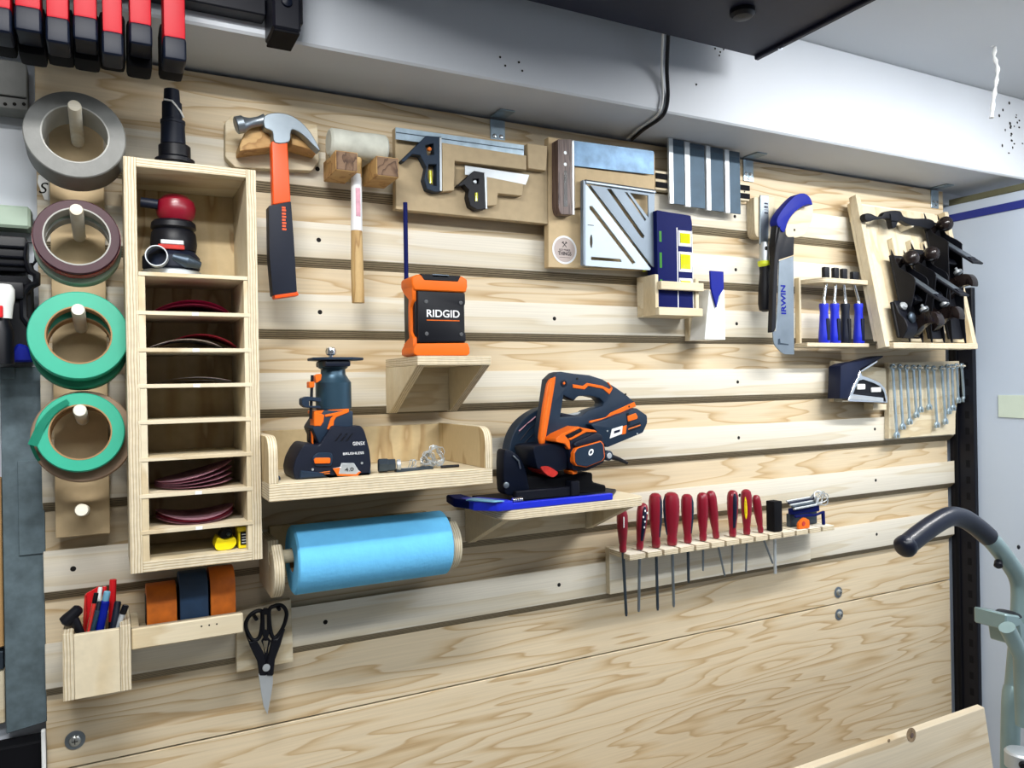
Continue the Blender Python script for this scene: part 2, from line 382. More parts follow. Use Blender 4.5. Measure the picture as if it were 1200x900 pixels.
# ================================================================ above: ceiling box, cables, paint string
xb = at(885, 67, 0); zb = 2.262
def atz(px, py, z):
    v = ray(px, py); return CAM + v * ((z - EYE) / v.z)
c = atz(885, 67, zb); x1 = c.x; y1 = c.y
t = T('ceiling_box', 'dark blue-black metal box fixed to the ceiling above the tools', 'ceiling unit', (x1 - .5, y1 - .4, zb))
m = M(); m.box(x1 - 1.05, x1, y1 - .9, y1, zb, 2.3745, 'box_metal', .003); m.build('housing', t)
m = M(); m.box(x1 - .006, x1 + .006, y1 - .9, y1 - .002, zb - .008, zb + .03, 'box_metal', .002); m.build('edge_rail', t)
p = atz(870, 12, zb); m = M(); m.lathe((p.x, p.y, zb), (0, 0, -1), [(.024, 0), (.024, .008), (.018, .014), (.004, .016)], 'black_plastic', 20); m.build('knob', t)
p = atz(908, 55, zb - .008); m = M(); m.lathe((x1 + .001, p.y, zb - .009), (0, 0, -1), [(.005, 0), (.004, .002)], 'chrome', 10); m.build('rivet', t)
def cable(name, label, mat, r, off, grp):
    y = y1 + .01
    pts = [(X(786, .23) + off, y, 2.27), (X(788, .2) + off, -.20, 2.22), (X(789, .187) + off, -.186, 2.17), (X(786, .185) + off, -.184, 2.138), (X(778, .15) + off, -.15, 2.1305), (X(760, .08) + off, -.08, 2.1305), (X(748, .02) + off, -.012, 2.129)]
    m = M(); m.tube(spl(pts, 6, False), r, mat, 8); tag(m.build(name), label, 'cable', grp)
cable('power_cable', 'black cable running from the ceiling box down over the white beam', 'black_plastic', .0042, 0, 'cables over the beam')
cable('power_cable', 'thin white cable beside the black one on the beam', 'white_plastic', .0026, -.014, 'cables over the beam')
pts = []
random.seed(5)
for px, py in ((1152, 2), (1162, 4), (1165, 18), (1171, 34), (1167, 52), (1165, 66), (1169, 80), (1167, 98), (1164, 118), (1162, 138)):
    pts.append(at(px, py, .36))
pts = [(pts[1].x, -.36, 2.374)] + pts[1:]
m = M(); m.tube(spl(pts, 5, False), [.0042 + .0016 * math.sin(k * 1.7) for k in range((len(pts) - 1) * 5 + 1)], 'string_white', 7)
tag(m.build('string'), 'white frayed string hanging from the ceiling at top right', 'string')
# ================================================================ clamps hanging top left
rail_d = .262
m = M()
t = T('hanging_rail', 'black steel rail with a square tube end hanging below the beam, right of the clamps', 'rail', (.25, -.25, 2.2))
zr = at(300, 4, .25).z
m.box(-.2, X(320, .22), -.2155, -.1805, zr, zr + .04, 'black_metal', .002); m.build('rail', t)
a = at(320, 30, .262); b = at(353, 30, .262)
m = M(); m.box(a.x, b.x, -.262, -.19, a.z - .002, a.z + .16, 'black_metal', .004); po = m.build('square_tube', t)
m = M(); m.box(a.x + .002, b.x - .002, -.26, -.192, a.z - .006, a.z - .002, 'black_matte', .001); m.build('end_cap', t, po)
m = M(); m.lathe(((a.x + b.x) / 2, -.262, a.z + .042), (0, -1, 0), [(.009, 0), (.008, .004), (.003, .006)], 'black_gloss', 14); m.build('bolt_head', t, po)
m = M(); m.box(b.x + .0005, b.x + .008, -.24, -.2, a.z + .022, a.z + .16, 'black_metal', .001); m.build('flange', t, po)
CL = [(0, 14, 9, 40, 69, 0, 18), (16, 49, 6, 40, 78, 19, 51), (53, 82, 19, 53, 79, 55, 85), (85, 115, 18, 50, 85, 86, 115), (119, 145, 36, 67, 85, 118, 145), (151, 179, 26, 55, 94, 149, 176), (191, 219, 42, 73, 97, 187, 210)]
CN = ['leftmost red bar clamp, cut by the edge of the photo', 'second red bar clamp from the left, its black pad scuffed pale', 'third red bar clamp from the left, with a clean black pad', 'middle red bar clamp of the seven at top left',
      'third red bar clamp from the right, its red jaw showing long', 'second red bar clamp from the right, over the tape rolls', 'rightmost red bar clamp, hanging apart above the wooden cabinet']
for k, (xa, xb_, zr_, zg, zm, xc, xd) in enumerate(CL):
    d = .30
    A = at(xa, zr_, d); B = at(xb_, zg, d)
    if k == 0: A = Vector((B.x - .037, A.y, A.z))
    x0, x1_ = A.x, B.x; z1 = A.z; z0 = B.z; cx = (x0 + x1_) / 2
    t = T('bar_clamp', CN[k], 'clamp', (cx, -.29, z0), 'red bar clamps hanging at top left')
    m = M(); m.box(x0 + .001, x1_ - .001, -d, -d + .05, z1, 2.3748, 'red', .004, seg=2); m.build('jaw', t)
    m = M(); m.box(x0, x1_, -d - .002, -d + .052, z0, z1 + .002, 'black_gloss', .006, seg=3); m.build('jaw_pad', t)
    # rear pad set back, lower in view
    xr0 = cx - .017; xr1 = cx + .017
    dm = .185 + .012; zz = at(50, zm, dm).z
    zz = at((xa + xb_) / 2, zm, dm).z
    m = M(); m.box(xr0, xr1, -d + .054, -dm, zz, zz + .07, 'black_matte', .007, seg=2); m.build('rear_pad', t)
    m = M(); m.box(cx - .006, cx + .006, -d + .058, -d + .08, zz + .07, 2.3748, 'steel', .001); m.build('bar', t)
# ================================================================ left of the panel
t = T('steel_post', 'mottled grey galvanised steel post standing left of the plywood', 'post', (-.13, -.01, .98))
x0 = X(1, -.0, 500); x1 = X(50, -.0, 500)
z0 = at(30, 853, 0).z; z1 = at(30, 430, 0).z
m = M(); m.prism([(x0, z0 - .004), (x1, z0 + .004), (x1, z1), (x0, z1)], -.0, .006, 'galvanised', .001); m.build('web', t)
m = M(); m.prism([(X(2, 0), z1 - .02), (X(18, 0), z1 - .02), (X(18, 0), z1 + .0), (X(2, 0), z1)], -.004, -.0005, 'galvanised', .001); m.build('lip', t)
m = M(); m.box(x0, x0 + .006, .006, .028, z0, z1, 'galvanised', .001); m.build('flange', t)
m = M(); m.box(X(19, .001), X(50, .001), -.0035, -.0003, at(30, 650, 0).z, at(30, 540, 0).z, 'galvanised', .0005); m.build('lap_plate', t, label='darker stained lap plate')
t = T('wooden_board', 'tan wooden boards seen in the gap at far left', 'board', (-.25, .02, .9))
m = M(); m.box(-.4, x0 - .002, .008, .028, at(5, 760, 0).z, at(5, 560, 0).z, 'tan_wood', .002); m.build('upper_board', t)
m = M(); m.box(-.4, x0 - .002, .008, .028, at(5, 850, 0).z, at(5, 786, 0).z, 'birch_x', .002); m.build('lower_board', t)
m = M(); m.box(-.4, x0 - .0025, .004, .028, at(5, 785, 0).z, at(5, 764, 0).z, 'steel_dark', .001); m.build('metal_strip', t)
t = T('steel_channel', 'dull steel channel with small holes at top left behind the clamps', 'channel', (-.2, 0, 2.0))
m = M(); m.box(-.5, X(37, .02), -.02, .025, Zz(20, 113, .02), Zz(20, 72, .02), 'duct_grey', .001); ch = m.build('channel', t)
m = M(); m.box(-.5, X(38, .024), -.024, .025, Zz(20, 128, .024), Zz(20, 115, .024), 'duct_grey', .001); lp = m.build('lip', t)
for px in (6, 17, 28):
    m = M(); p = at(px, 122, .0243); m.disc(p, .0028, 'hole', seg=10); m.build('hole', t, lp)
# black tool bag hung at far left, bottle and blue cloth
t = T('tool_bag', 'black fabric bag with straps hanging left of the plywood', 'bag', (-.16, -.03, 1.58))
m = M(); zt = Zz(10, 272, .06); zb_ = Zz(10, 424, .06)
m.box(-.36, X(38, .05), -.05, .02, zb_, Zz(10, 322, .05), 'black_fabric', .012, seg=3); m.build('pouch', t)
m = M(); m.box(-.36, X(30, .06), -.06, -.03, Zz(10, 350, .06), Zz(10, 330, .06), 'black_plastic', .004, seg=2); m.build('flap', t)
m = M(); m.box(-.36, X(34, .03), -.03, .02, Zz(10, 318, .03), zt, 'black_plastic', .006, seg=2)
for yy in (288, 300, 309): m.box(-.36, X(33, .034), -.036, -.028, Zz(10, yy + 3, .03), Zz(10, yy, .03), 'black_metal', .002)
m.build('case', t)
m = M(); lo = [at(a, b, .045) for a, b in ((30, 290), (31, 284), (40, 284), (42, 290), (42, 306), (38, 311), (31, 309), (29, 300))]
m.tube([tuple(q) for q in lo + [lo[0]]], .0022, 'black_metal', 6); m.build('strap_ring', t)
m = M(); m.tube([tuple(at(a, b, .05)) for a, b in ((33, 309), (36, 318), (43, 322), (43, 332), (34, 336), (27, 345), (28, 372), (40, 388))], .006, 'black_plastic', 8); m.build('strap', t)
m = M(); m.box(X(2, .07), X(9, .07), -.072, -.06, Zz(5, 378, .07), Zz(5, 362, .07), 'ice_blue', .001); m.build('tag', t, label='small pale blue tag')
m = M(); m.prism(Q(.07, [(8, 424), (20, 402), (32, 405), (40, 424)]), -.07, -.05, 'deep_blue', .003); m.build('blue_panel', t, label='dark blue fabric panel')
p = at(5, 352, .075); t = T('spray_bottle', 'white plastic bottle top at the left edge, in front of the black bag', 'bottle', (p.x, -.09, p.z - .04))
m = M(); m.lathe((p.x, -.095, p.z - .03), (0, 0, 1), [(.012, 0), (.014, .02), (.016, .03), (.016, .045), (.012, .052)], 'white_plastic', 20); m.build('cap', t)
m = M(); m.lathe((p.x - .004, -.095, p.z - .1), (0, 0, 1), [(.018, 0), (.018, .05), (.012, .07)], 'black_plastic', 20); m.build('body', t)
m = M(); m.box(p.x - .01, p.x + .002, -.115, -.109, p.z - .03, p.z - .012, 'red_plastic', .001); m.build('label', t, label='small red label')
m = M(); m.box(-.4, X(39, .03), -.03, .02, Zz(10, 266, .03), Zz(10, 240, .03), 'pale_green', .004); tag(m.build('storage_box'), 'grey-green box behind the tapes at the left edge', 'box')
# dark lower cabinet left bottom
m = M(); m.box(-.5, -.108, -.02, .02, .6, at(20, 868, 0).z, 'black_matte', .003); t_ = m.build('floor_cabinet'); tag(t_, 'black cabinet top below the steel post at bottom left', 'cabinet')
m = M(); m.box(X(41, .03), X(46, .03), -.032, -.022, .6, Zz(40, 858, .03), 'white_plastic', .001); tag(m.build('pipe'), 'thin white upright strip at bottom left in front of the black cabinet', 'strip')
# ================================================================ right of the panel
t = T('rack_post', 'black perforated steel rack upright in the corner right of the plywood', 'post', (2.335, -.04, .5))
pts = []
m = M(); m.box(2.3275, 2.3445, -.079, -.001, .0, 1.82, 'black_metal', .002); po = m.build('upright', t)
for k in range(24):
    z = .42 + k * .05
    m = M(); m.box(2.3269, 2.3277, -.064, -.052, z, z + .022, 'black_matte', .0002); m.build('slot', t, po)
m = M(); m.box(2.3215, 2.3274, -.03, -.018, .0, 1.82, 'black_matte', .001); m.build('inner_flange', t)
zt_ = 2.045
m = M(); m.box(2.3425, 2.3446, -.9, -.002, zt_ - .012, zt_ + .012, 'blue_tape', .0003); tag(m.build('tape_strip'), 'dark blue tape stripe across the right-hand wall', 'tape')
p = Vector((2.345, 0, 0))
def atx(px, py, x):
    v = ray(px, py); return CAM + v * ((x - CAM.x) / v.x)
a = atx(1170, 463, 2.344); b = atx(1215, 490, 2.344)
t = T('paper_note', 'pale green paper note stuck on the right-hand wall', 'note', (2.344, (a.y + b.y) / 2, b.z))
m = M(); m.prism([(a.y, a.z), (b.y, a.z), (b.y, b.z + .01), (b.y + .03, b.z - .002), (a.y, b.z)], 2.342, 2.3446, 'note_green', .0003, 'yz'); m.build('sheet', t)
# leaning plank
A = at(1145, 825, .25); zt = A.z
t = T('leaning_plank', 'pale pine plank leaning against the plywood at bottom right', 'plank', (1.6, -.27, 0))
m = M(); tilt = .09
m.prism([(-.25, zt), (-.25 - .02, zt - .002), (-.25 - .02 - tilt, .002), (-.25 - tilt, 0)], 1.02, A.x, 'pine_plank', .0015, 'yz'); pk = m.build('board', t)
p = at(1072, 863, .28); m = M(); m.lathe((p.x, -.27 - tilt * (zt - p.z) / zt + .0004, p.z), (0, -1, .13), [(.017, 0), (.017, .0009), (.009, .0011), (.008, .0007)], 'knot', 22); m.disc((p.x, -.272 - tilt * (zt - p.z) / zt, p.z), .006, 'rosewood', seg=12); m.build('knot', t, pk, label='dark round knot')
p = at(1046, 870, .28); m = M(); m.disc((p.x, -.2695 - tilt * (zt - p.z) / zt, p.z), .0045, 'knot', seg=10, th=.001); m.build('knot', t, pk)
# exercise machine handle
d = .5
t = T('exercise_machine', 'grey exercise machine frame with a black foam grip at the right edge', 'exercise machine', (1.74, -.5, 0))
g = spl([tuple(at(a, b, d)) for a, b in ((1062, 639), (1085, 621), (1104, 609), (1116, 605), (1130, 608), (1144, 617), (1158, 629))], 5, False)
m = M(); m.tube(g, .0205, 'foam', 18); gr = m.build('foam_grip', t)
p0 = at(1060, 641, d); p1 = at(1068, 634, d); dv = (p1 - p0).normalized()
m = M(); m.lathe(p0 - dv * .008, dv, [(.012, -.004), (.019, 0), (.0225, .006), (.0225, .016), (.021, .02)], 'foam', 20); m.build('end_cap', t, gr)
tb = [tuple(at(a, b, d)) for a, b in ((1154, 626), (1166, 638), (1180, 656), (1192, 675), (1196, 695), (1194, 740), (1189, 800), (1184, 860))]
e = at(1184, 860, d); tb.append((e.x - .03, e.y, 0.02))
m = M(); m.tube(spl(tb, 5, False), .019, 'tube_grey', 18); m.build('arm', t)
p = at(1169, 658, d); m = M(); m.lathe((p.x, p.y - .002, p.z), (-.6, -.3, -.5), [(.008, 0), (.009, .012), (.005, .016)], 'black_plastic', 14); m.build('pin', t)
p = at(1187, 640, d); m = M(); m.ell(p + Vector((0, -.012, 0)), (.004, .003, .005), 'black_plastic', 10); m.build('button', t)
a = at(1163, 722, d); m = M()
m.prism([(a.x - .002, a.z + .012), (a.x + .05, a.z - .0), (a.x + .075, a.z - .03), (a.x + .075, a.z - .07), (a.x + .055, a.z - .07), (a.x + .045, a.z - .022), (a.x - .002, a.z - .024)], -.53, -.46, 'tube_grey', .003); br = m.build('bracket', t)
m = M(); m.lathe((a.x + .05, -.505, a.z - .002), (.1, -.1, 1), [(.026, 0), (.022, .004), (.01, .006)], 'black_plastic', 20); m.build('rubber_cap', t, br)
m = M(); m.tube([tuple(at(a_, b_, .55)) for a_, b_ in ((1180, 735), (1197, 770), (1200, 850))], .016, 'tube_grey', 14); m.build('brace', t)
p = at(1196, 882, .55); m = M(); m.lathe((p.x, p.y, p.z - .03), (0, 0, 1), [(.03, 0), (.03, .03), (.026, .034)], 'satin', 22); m.lathe((p.x - .026, p.y - .02, p.z - .012), (-1, -.6, 0), [(.009, 0), (.007, .008)], 'black_plastic', 12); m.build('joint_collar', t)
m = M(); m.box(e.x - .25, e.x + .2, -.62, -.38, 0, .05, 'tube_grey', .01); m.build('base_foot', t)
# ================================================================ tape rolls on the pegged board
BD = .038
bx0 = X(63, BD, 500); bx1 = X(127, BD, 500)
t = T('tape_rack', 'tall narrow board with five round pegs holding the tape rolls', 'rack', ((bx0 + bx1) / 2, -.03, 1.28))
m = M(); m.box(bx0, bx1, -BD, -BD + .016, Zz(97, 628, BD), Zz(87, 128, BD), 'mdf_light', .001); bd = m.build('backboard', t)
TILT = math.radians(8); AX = Vector((0, -math.cos(TILT), math.sin(TILT))); UPV = Vector((0, math.sin(TILT), math.cos(TILT)))
PEG = [at(87, y, BD) for y in (166, 277, 384, 492, 599)]
for p in PEG: p.x = (bx0 + bx1) / 2 + .002
for p in PEG:
    m = M(); m.lathe(p, AX, [(.0095, 0), (.0095, .128), (.0085, .131)], 'cleat_wood', 18); m.build('peg', t)
def roll(k, s0, s1, ro, ri, side, outer, inner, label, name='tape_roll', dx=0, dz=0, grp='tape rolls on the pegs', core='cardboard'):
    c = PEG[k] - UPV * (ri - .0105) + Vector((dx, 0, dz))
    t = T(name, label, 'tape', c + AX * s0, grp)
    m = M(); m.lathe(c, AX, [(ri + .002, s0), (ro - .0015, s0), (ro, s0 + .002), (ro, s1 - .002), (ro - .0015, s1), (ri + .002, s1)], side, 56, ring=True); m.build('tape', t)
    m = M(); m.lathe(c, AX, [(ri, s0 + .0003), (ri + .0021, s0 + .0003), (ri + .0021, s1 + .0004), (ri, s1 + .0004)], core, 48, ring=True); m.build('core', t)
    return t, c
roll(0, .045, .105, .0695, .0445, 'duct_grey', 0, 0, 'wide silver-grey duct tape roll on the top peg', core='core_grey')
roll(1, .052, .074, .061, .045, 'pale_green', 0, 0, 'pale green tape roll behind the plum one, second peg from the top', core='core_grey', dz=-.005)
t1, c1 = roll(1, .076, .104, .0595, .044, 'plum', 0, 0, 'plum tape roll with a shiny red wrapped edge, front of second peg', core='core_grey')
m = M(); m.lathe(c1, AX, [(.0596, .080), (.0602, .080), (.0602, .098), (.0596, .098)], 'red_film', 48, ring=True); m.build('film_band', t1, label='glossy red film around the roll')
roll(2, .050, .074, .068, .044, 'teal_dark', 0, 0, 'teal masking tape roll at the back of the middle peg', dz=-.011)
roll(2, .077, .101, .069, .0435, 'teal', 0, 0, 'bright teal masking tape roll at the front of the middle peg')
roll(3, .050, .080, .0715, .045, 'brown_tape', 0, 0, 'brown tape roll behind the torn teal roll on the fourth peg', dx=.003)
t4, c4 = roll(3, .083, .105, .061, .041, 'teal', 0, 0, 'thinner teal tape roll with a loose torn end, fourth peg')
m = M()
def strip(path, w0, w1, th=.0008):
    n = len(path); L_ = []; R2 = []
    for k, q in enumerate(path):
        tn = (path[min(k + 1, n - 1)] - path[max(k - 1, 0)]).normalized(); nr = Vector((-tn.z, 0, tn.x)); w = w0 + (w1 - w0) * k / (n - 1)
        L_.append(q + nr * w); R2.append(q - nr * w)
    b = bmesh.new(); vl = [b.verts.new(q) for q in L_]; vr_ = [b.verts.new(q) for q in R2]
    for k in range(n - 1): b.faces.new((vl[k], vl[k + 1], vr_[k + 1], vr_[k]))
    bmesh.ops.solidify(b, geom=b.faces[:], thickness=th); m.flush(b, 'teal')
strip([Vector(q) for q in spl([tuple(at(80, 470, .146)), tuple(at(62, 482, .147)), tuple(at(48, 500, .149)), tuple(at(38, 522, .150))], 5, False)], .004, .0065)
strip([Vector(q) for q in spl([tuple(at(36, 519, .150)), tuple(at(44, 537, .13)), tuple(at(58, 552, .115)), tuple(at(78, 561, .11))], 5, False)], .0035, .0012)
m.build('loose_end', t4, label='torn teal tape end')
p = at(52, 222, .037); t = T('label_paper', 'white paper scrap with a black mark under the duct tape', 'paper', (p.x, -.036, p.z - .03))
m = M(); m.prism(Q(.021, [(45, 205), (66, 207), (64, 236), (52, 234), (44, 214)]), -.0215, -.0203, 'white_plastic', .0002); sh = m.build('sheet', t)
m = M(); m.text('S', at(51, 221, .0217), .026, 'hole', b=(.3, 0, 1)); m.build('lettering', t, sh)
# ================================================================ sanding cabinet
cx0, cx1 = .0225, .217; CF = .19; CB = .036; cz0 = 1.2695; cz1 = 1.9085; sw = .0175
t = T('sanding_cabinet', 'tall open plywood cabinet with narrow shelves for sanding discs', 'cabinet', ((cx0 + cx1) / 2, -CB, cz0))
zs = [at(165, y, CF).z for y in (318, 364.5, 407.5, 450.5, 494, 537, 581, 625)]
zs = [at(225, y, CF).z for y in (321, 365.5, 408, 449.5, 491, 533.5, 575.5, 617)]
m = M(); m.box(cx0, cx0 + sw, -CF, -CB, cz0, cz1, 'birch_z', .0008, edge=True); m.build('side_panel', t)
m = M(); m.box(cx1 - sw + .002, cx1, -CF, -CB, cz0, cz1, 'birch_z', .0008, edge=True); m.build('side_panel', t)
m = M(); m.box(cx0 + sw + .0002, cx1 - sw + .0018, -CF + .0005, -CB, cz1 - .014, cz1 - .0003, 'birch_x', .0005, edge=True); m.build('top_panel', t)
m = M(); m.box(cx0 + sw + .0002, cx1 - sw + .0018, -CF + .0005, -CB, cz0 + .0003, cz0 + .0165, 'birch_x', .0005, edge=True); m.build('bottom_panel', t)
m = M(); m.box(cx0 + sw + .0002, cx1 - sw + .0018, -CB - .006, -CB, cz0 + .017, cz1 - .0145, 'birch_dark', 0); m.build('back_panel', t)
lw = .0095; lx0 = cx0 + sw + .0002; lx1 = cx1 - sw + .0018
m = M(); m.box(lx0, lx0 + lw, -CF + .001, -CB - .0065, cz0 + .0168, zs[0] - .0065, 'birch_z', .0003); m.build('liner', t)
m = M(); m.box(lx1 - lw * .7, lx1, -CF + .001, -CB - .0065, cz0 + .0168, zs[0] - .0065, 'birch_z', .0003); m.build('liner', t)
for k, z in enumerate(zs):
    a, b = (lx0 - .0035, lx1 + .0035) if k else (lx0 + .0002, lx1 - .0002)
    m = M(); m.box(a, b, -CF - .0002, -CB - .0068, z - .0062, z, 'birch_x', .0004)
    sh = m.build('shelf', t)
    if k in (1, 2, 3, 6, 7): m = M(); m.box(.116, .126, -CF - .0007, -CF - .0002, z - .0058, z - .0006, 'white_print', 0); m.build('shelf_label', t, sh, label='tiny white label')
# sander
sx = X(204, .125); z0 = zs[0] + .0006
t = T('orbital_sander', 'red and black orbital sander in the top bay of the wooden cabinet', 'sander', (sx, -.115, z0))
m = M(); m.lathe((sx, -.115, z0), (0, 0, 1), [(.044, 0), (.046, .003), (.046, .010), (.043, .012)], 'satin', 32); m.build('sanding_pad', t)
m = M(); m.lathe((sx, -.115, z0 + .0122), (0, 0, 1), [(.040, 0), (.044, .004), (.044, .022), (.036, .032)], 'charcoal_dark', 32); m.build('skirt', t)
m = M(); m.lathe((sx + .004, -.115, z0 + .045), (0, 0, 1), [(.034, 0), (.036, .012), (.034, .03), (.031, .034), (.035, .038), (.034, .046), (.03, .05)], 'black_plastic', 32); m.build('motor_body', t)
m = M(); m.lathe((sx + .008, -.115, z0 + .096), (0, 0, 1), [(.024, 0), (.029, .008), (.031, .02), (.028, .032), (.018, .041), (.004, .044)], 'crimson', 32); hd = m.build('head', t)
m = M(); m.tube([(sx - .02, -.13, z0 + .118), (sx - .045, -.128, z0 + .12)], .008, 'charcoal_dark', 14); m.build('switch_boot', t, hd)
m = M(); m.lathe((sx - .022, -.150, z0 + .028), (-.15, -1, 0), [(.0165, 0), (.0165, .024), (.0150, .024), (.0150, .002)], 'satin', 28, ring=True); m.build('dust_port', t)
m = M(); m.box(sx - .018, sx + .016, -.1565, -.150, z0 + .0505, z0 + .0575, 'grey_print', .001); m.build('name_plate', t)
m = M(); m.box(sx - .022, sx + .017, -.1570, -.150, z0 + .0425, z0 + .0500, 'red_film', .001); m.build('red_stripe', t)
m = M(); m.tube([(sx + .0, -.153, z0 + .03), (sx + .02, -.157, z0 + .024), (sx + .04, -.15, z0 + .02)], [.008, .011, .006], 'steel_dark', 12); m.build('clamp_lever', t)
# sanding discs: warped sheets
random.seed(11)
dcx = (cx0 + cx1) / 2 + .002
def sdisc(k, mat, arch, label, dx=0, rise=0.0, tilt=0, r=.060, dz=.0015):
    zf = (zs + [cz0 + .0165])[k]
    def fn(u, v):
        a = 2 * math.pi * v; x = r * u * math.cos(a); y = r * u * math.sin(a)
        z = arch * (1 - (x / r) ** 2) if arch > 0 else -arch * (x / r) ** 2
        return (dcx + dx + x, -.118 + y, zf + dz + z + rise + tilt * (x + r))
    m = M(); m.sheet(fn, 6, 32, mat, .0011)
    tag(m.build('sanding_disc'), label, 'sanding disc', 'sanding discs in the wooden cabinet')
sdisc(1, 'disc_magenta', .013, 'lower of two dark magenta sanding discs under the sander bay')
sdisc(1, 'disc_magenta', .016, 'upper of two dark magenta sanding discs under the sander bay', dz=.0045)
sdisc(2, 'disc_pale', .014, 'pale curled sanding disc lying front in the second narrow bay', dx=-.010)
sdisc(2, 'disc_red', .019, 'red arched sanding disc in the second narrow bay', dx=.010, dz=.0045)
sdisc(3, 'disc_pale', .004, 'lower of two thin pale sanding sheets in the third narrow bay')
sdisc(3, 'disc_pale', .0075, 'upper of two thin pale sanding sheets in the third narrow bay', dx=.002, dz=.003)
for q in range(4):
    sdisc(6, 'disc_pink', -.003 - .001 * q, ('lowest', 'second lowest', 'second highest', 'highest')[q] + ' of the fanned pink sanding discs in the sixth narrow bay', dx=-.001, tilt=.04 + .065 * q, dz=.0016 + .0016 * q)
for q in range(3):
    sdisc(7, ('disc_pink', 'disc_red', 'disc_pink')[q], -.008 - .0025 * q, ('lowest pale pink sanding disc in the bay above the yellow tape measure', 'red sanding disc between pink ones in the bay above the yellow tape measure', 'topmost curled pink sanding disc in the bay above the yellow tape measure')[q], dz=.0016 + .003 * q)
# yellow measure + yellow black tool in the bottom bay
zf = cz0 + .0168
xa, xb_ = X(248, .16), X(273, .16)
t = T('tape_measure', 'yellow and black tape measure lying in the bottom bay of the cabinet', 'tape measure', ((xa + xb_) / 2, -.15, zf))
w = xb_ - xa
m = M(); m.prism(spl([(xa, zf + .009), (xa + .003, zf + .002), (xa + w * .4, zf + .0003), (xa + w * .8, zf + .002), (xb_, zf + .01), (xb_ - .002, zf + .019), (xa + w * .75, zf + .018), (xa + w * .5, zf + .0165), (xa + w * .25, zf + .02), (xa + .004, zf + .021)], 4), -.168, -.13, 'yellow', .002, seg=2); m.build('case', t)
m = M(); m.prism(spl([(xa + w * .3, zf + .0185), (xa + w * .55, zf + .0185), (xa + w * .8, zf + .02), (xa + w * .85, zf + .03), (xa + w * .6, zf + .034), (xa + w * .3, zf + .028)], 4), -.162, -.135, 'black_plastic', .002); m.build('lock', t)
m = M(); m.ell((xa + w * .66, -.163, zf + .025), (.0035, .002, .0035), 'steel_dark', 10); m.build('lock_pin', t)
xa, xb_ = X(275, .165) + .0003, X(291, .165) - .0022
t = T('stud_finder', 'small upright yellow block with a ribbed black face beside the yellow tape measure', 'tool', ((xa + xb_) / 2, -.15, zf))
m = M(); m.box(xa + .001, xb_ - .001, -.168, -.13, zf + .0003, zf + .034, 'yellow', .002, seg=2); m.box(xa - .0003, xb_ + .0003, -.169, -.14, zf + .0285, zf + .0355, 'yellow', .0015, seg=2); m.build('case', t)
m = M(); m.box(xa + .004, xb_ - .003, -.1695, -.1675, zf + .006, zf + .0275, 'black_plastic', .0008); fc = m.build('face', t)
for k in range(4): m = M(); m.box(xa + .006, xb_ - .005, -.1703, -.1692, zf + .009 + k * .0045, zf + .0105 + k * .0045, 'grey_print', .0002); m.build('rib', t, fc)
# stepped hose adapter on top of the cabinet
p = at(206, 188, .12); cxh = p.x; z0 = cz1 + .0002
t = T('hose_adapter', 'black stepped hose adapter standing on top of the wooden cabinet', 'adapter', (cxh, -.1, z0))
m = M(); m.lathe((cxh, -.1, z0), (0, 0, 1), [(.028, 0), (.028, .018), (.031, .02), (.031, .026), (.027, .028), (.0245, .03)], 'black_plastic', 32); m.build('base_ring', t)
m = M(); m.lathe((cxh, -.1, z0 + .0302), (0, 0, 1), [(.025, 0), (.025, .018), (.023, .02), (.0205, .021)], 'black_plastic', 32); m.build('collar', t)
m = M(); m.lathe((cxh - .002, -.1, z0 + .0514), (0, 0, 1), [(.0195, 0), (.0185, .034), (.0195, .035), (.0195, .040), (.0165, .0415)], 'charcoal_dark', 32); m.build('cone', t)
m = M(); m.lathe((cxh - .003, -.1, z0 + .0932), (0, 0, 1), [(.016, 0), (.0155, .028), (.013, .028), (.012, .05), (.010, .05)], 'charcoal_dark', 32); m.build('nozzle', t)
m = M(); m.tube([(cxh - .0155, -.112, z0 + .122), (cxh - .004, -.1165, z0 + .12), (cxh + .009, -.112, z0 + .106), (cxh + .014, -.106, z0 + .098)], .0016, 'white_plastic', 6); m.build('paint_streak', t, label='white smear')
# ================================================================ claw hammer
d = .085
t = T('hammer_hanger', 'plywood hanger with two wedge prongs under the claw hammer', 'hanger', (X(318, .04), -.018, Zz(318, 195, .04)), 'wooden hammer hangers')
m = M(); m.prism(rnd(Q(.04, [(264, 143), (272, 135), (372, 146), (374, 188), (366, 200), (276, 196), (264, 184)]), .003, 2), -.04, -.0185, 'birch_x', .001, edge=True); m.build('backboard', t)
m = M(); m.prism(Q(.088, [(281, 170), (289, 151), (305, 146), (317, 150), (320, 164), (320, 172), (281, 177)]), -.088, -.0405, 'oak_block', .0012); m.build('prong', t)
m = M(); m.prism(Q(.088, [(342, 153), (351, 150), (374, 174), (373, 178), (342, 169)]), -.088, -.0405, 'oak_block', .0012); m.build('prong', t)
d = .112
t = T('claw_hammer', 'claw hammer with orange and dark grey handle hanging from the wedge prongs', 'hammer', (X(330, .09), -.1, Zz(335, 348, .1)))
a = at(276, 147, .1); b = at(312, 141, .1); s_ = (b.x - a.x)
m = M(); m.lathe((a.x, -.1, a.z), (1, 0, (b.z - a.z) / s_), [(.0125, 0), (.0148, .0016), (.0148, .013), (.0115, .018), (.0085, .026), (.0085, s_ * .8), (.0115, s_)], 'steel', 24); hd = m.build('striking_face', t)
m = M(); m.prism(spl(Q(d, [(310, 136), (322, 132), (338, 134), (352, 142), (364, 155), (372, 169), (375, 177), (367, 170), (356, 159), (347, 153), (341, 153), (339, 166), (322, 167), (319, 154), (310, 149)]), 3), -d, -.088, 'steel', .0012); m.build('claw_head', t)
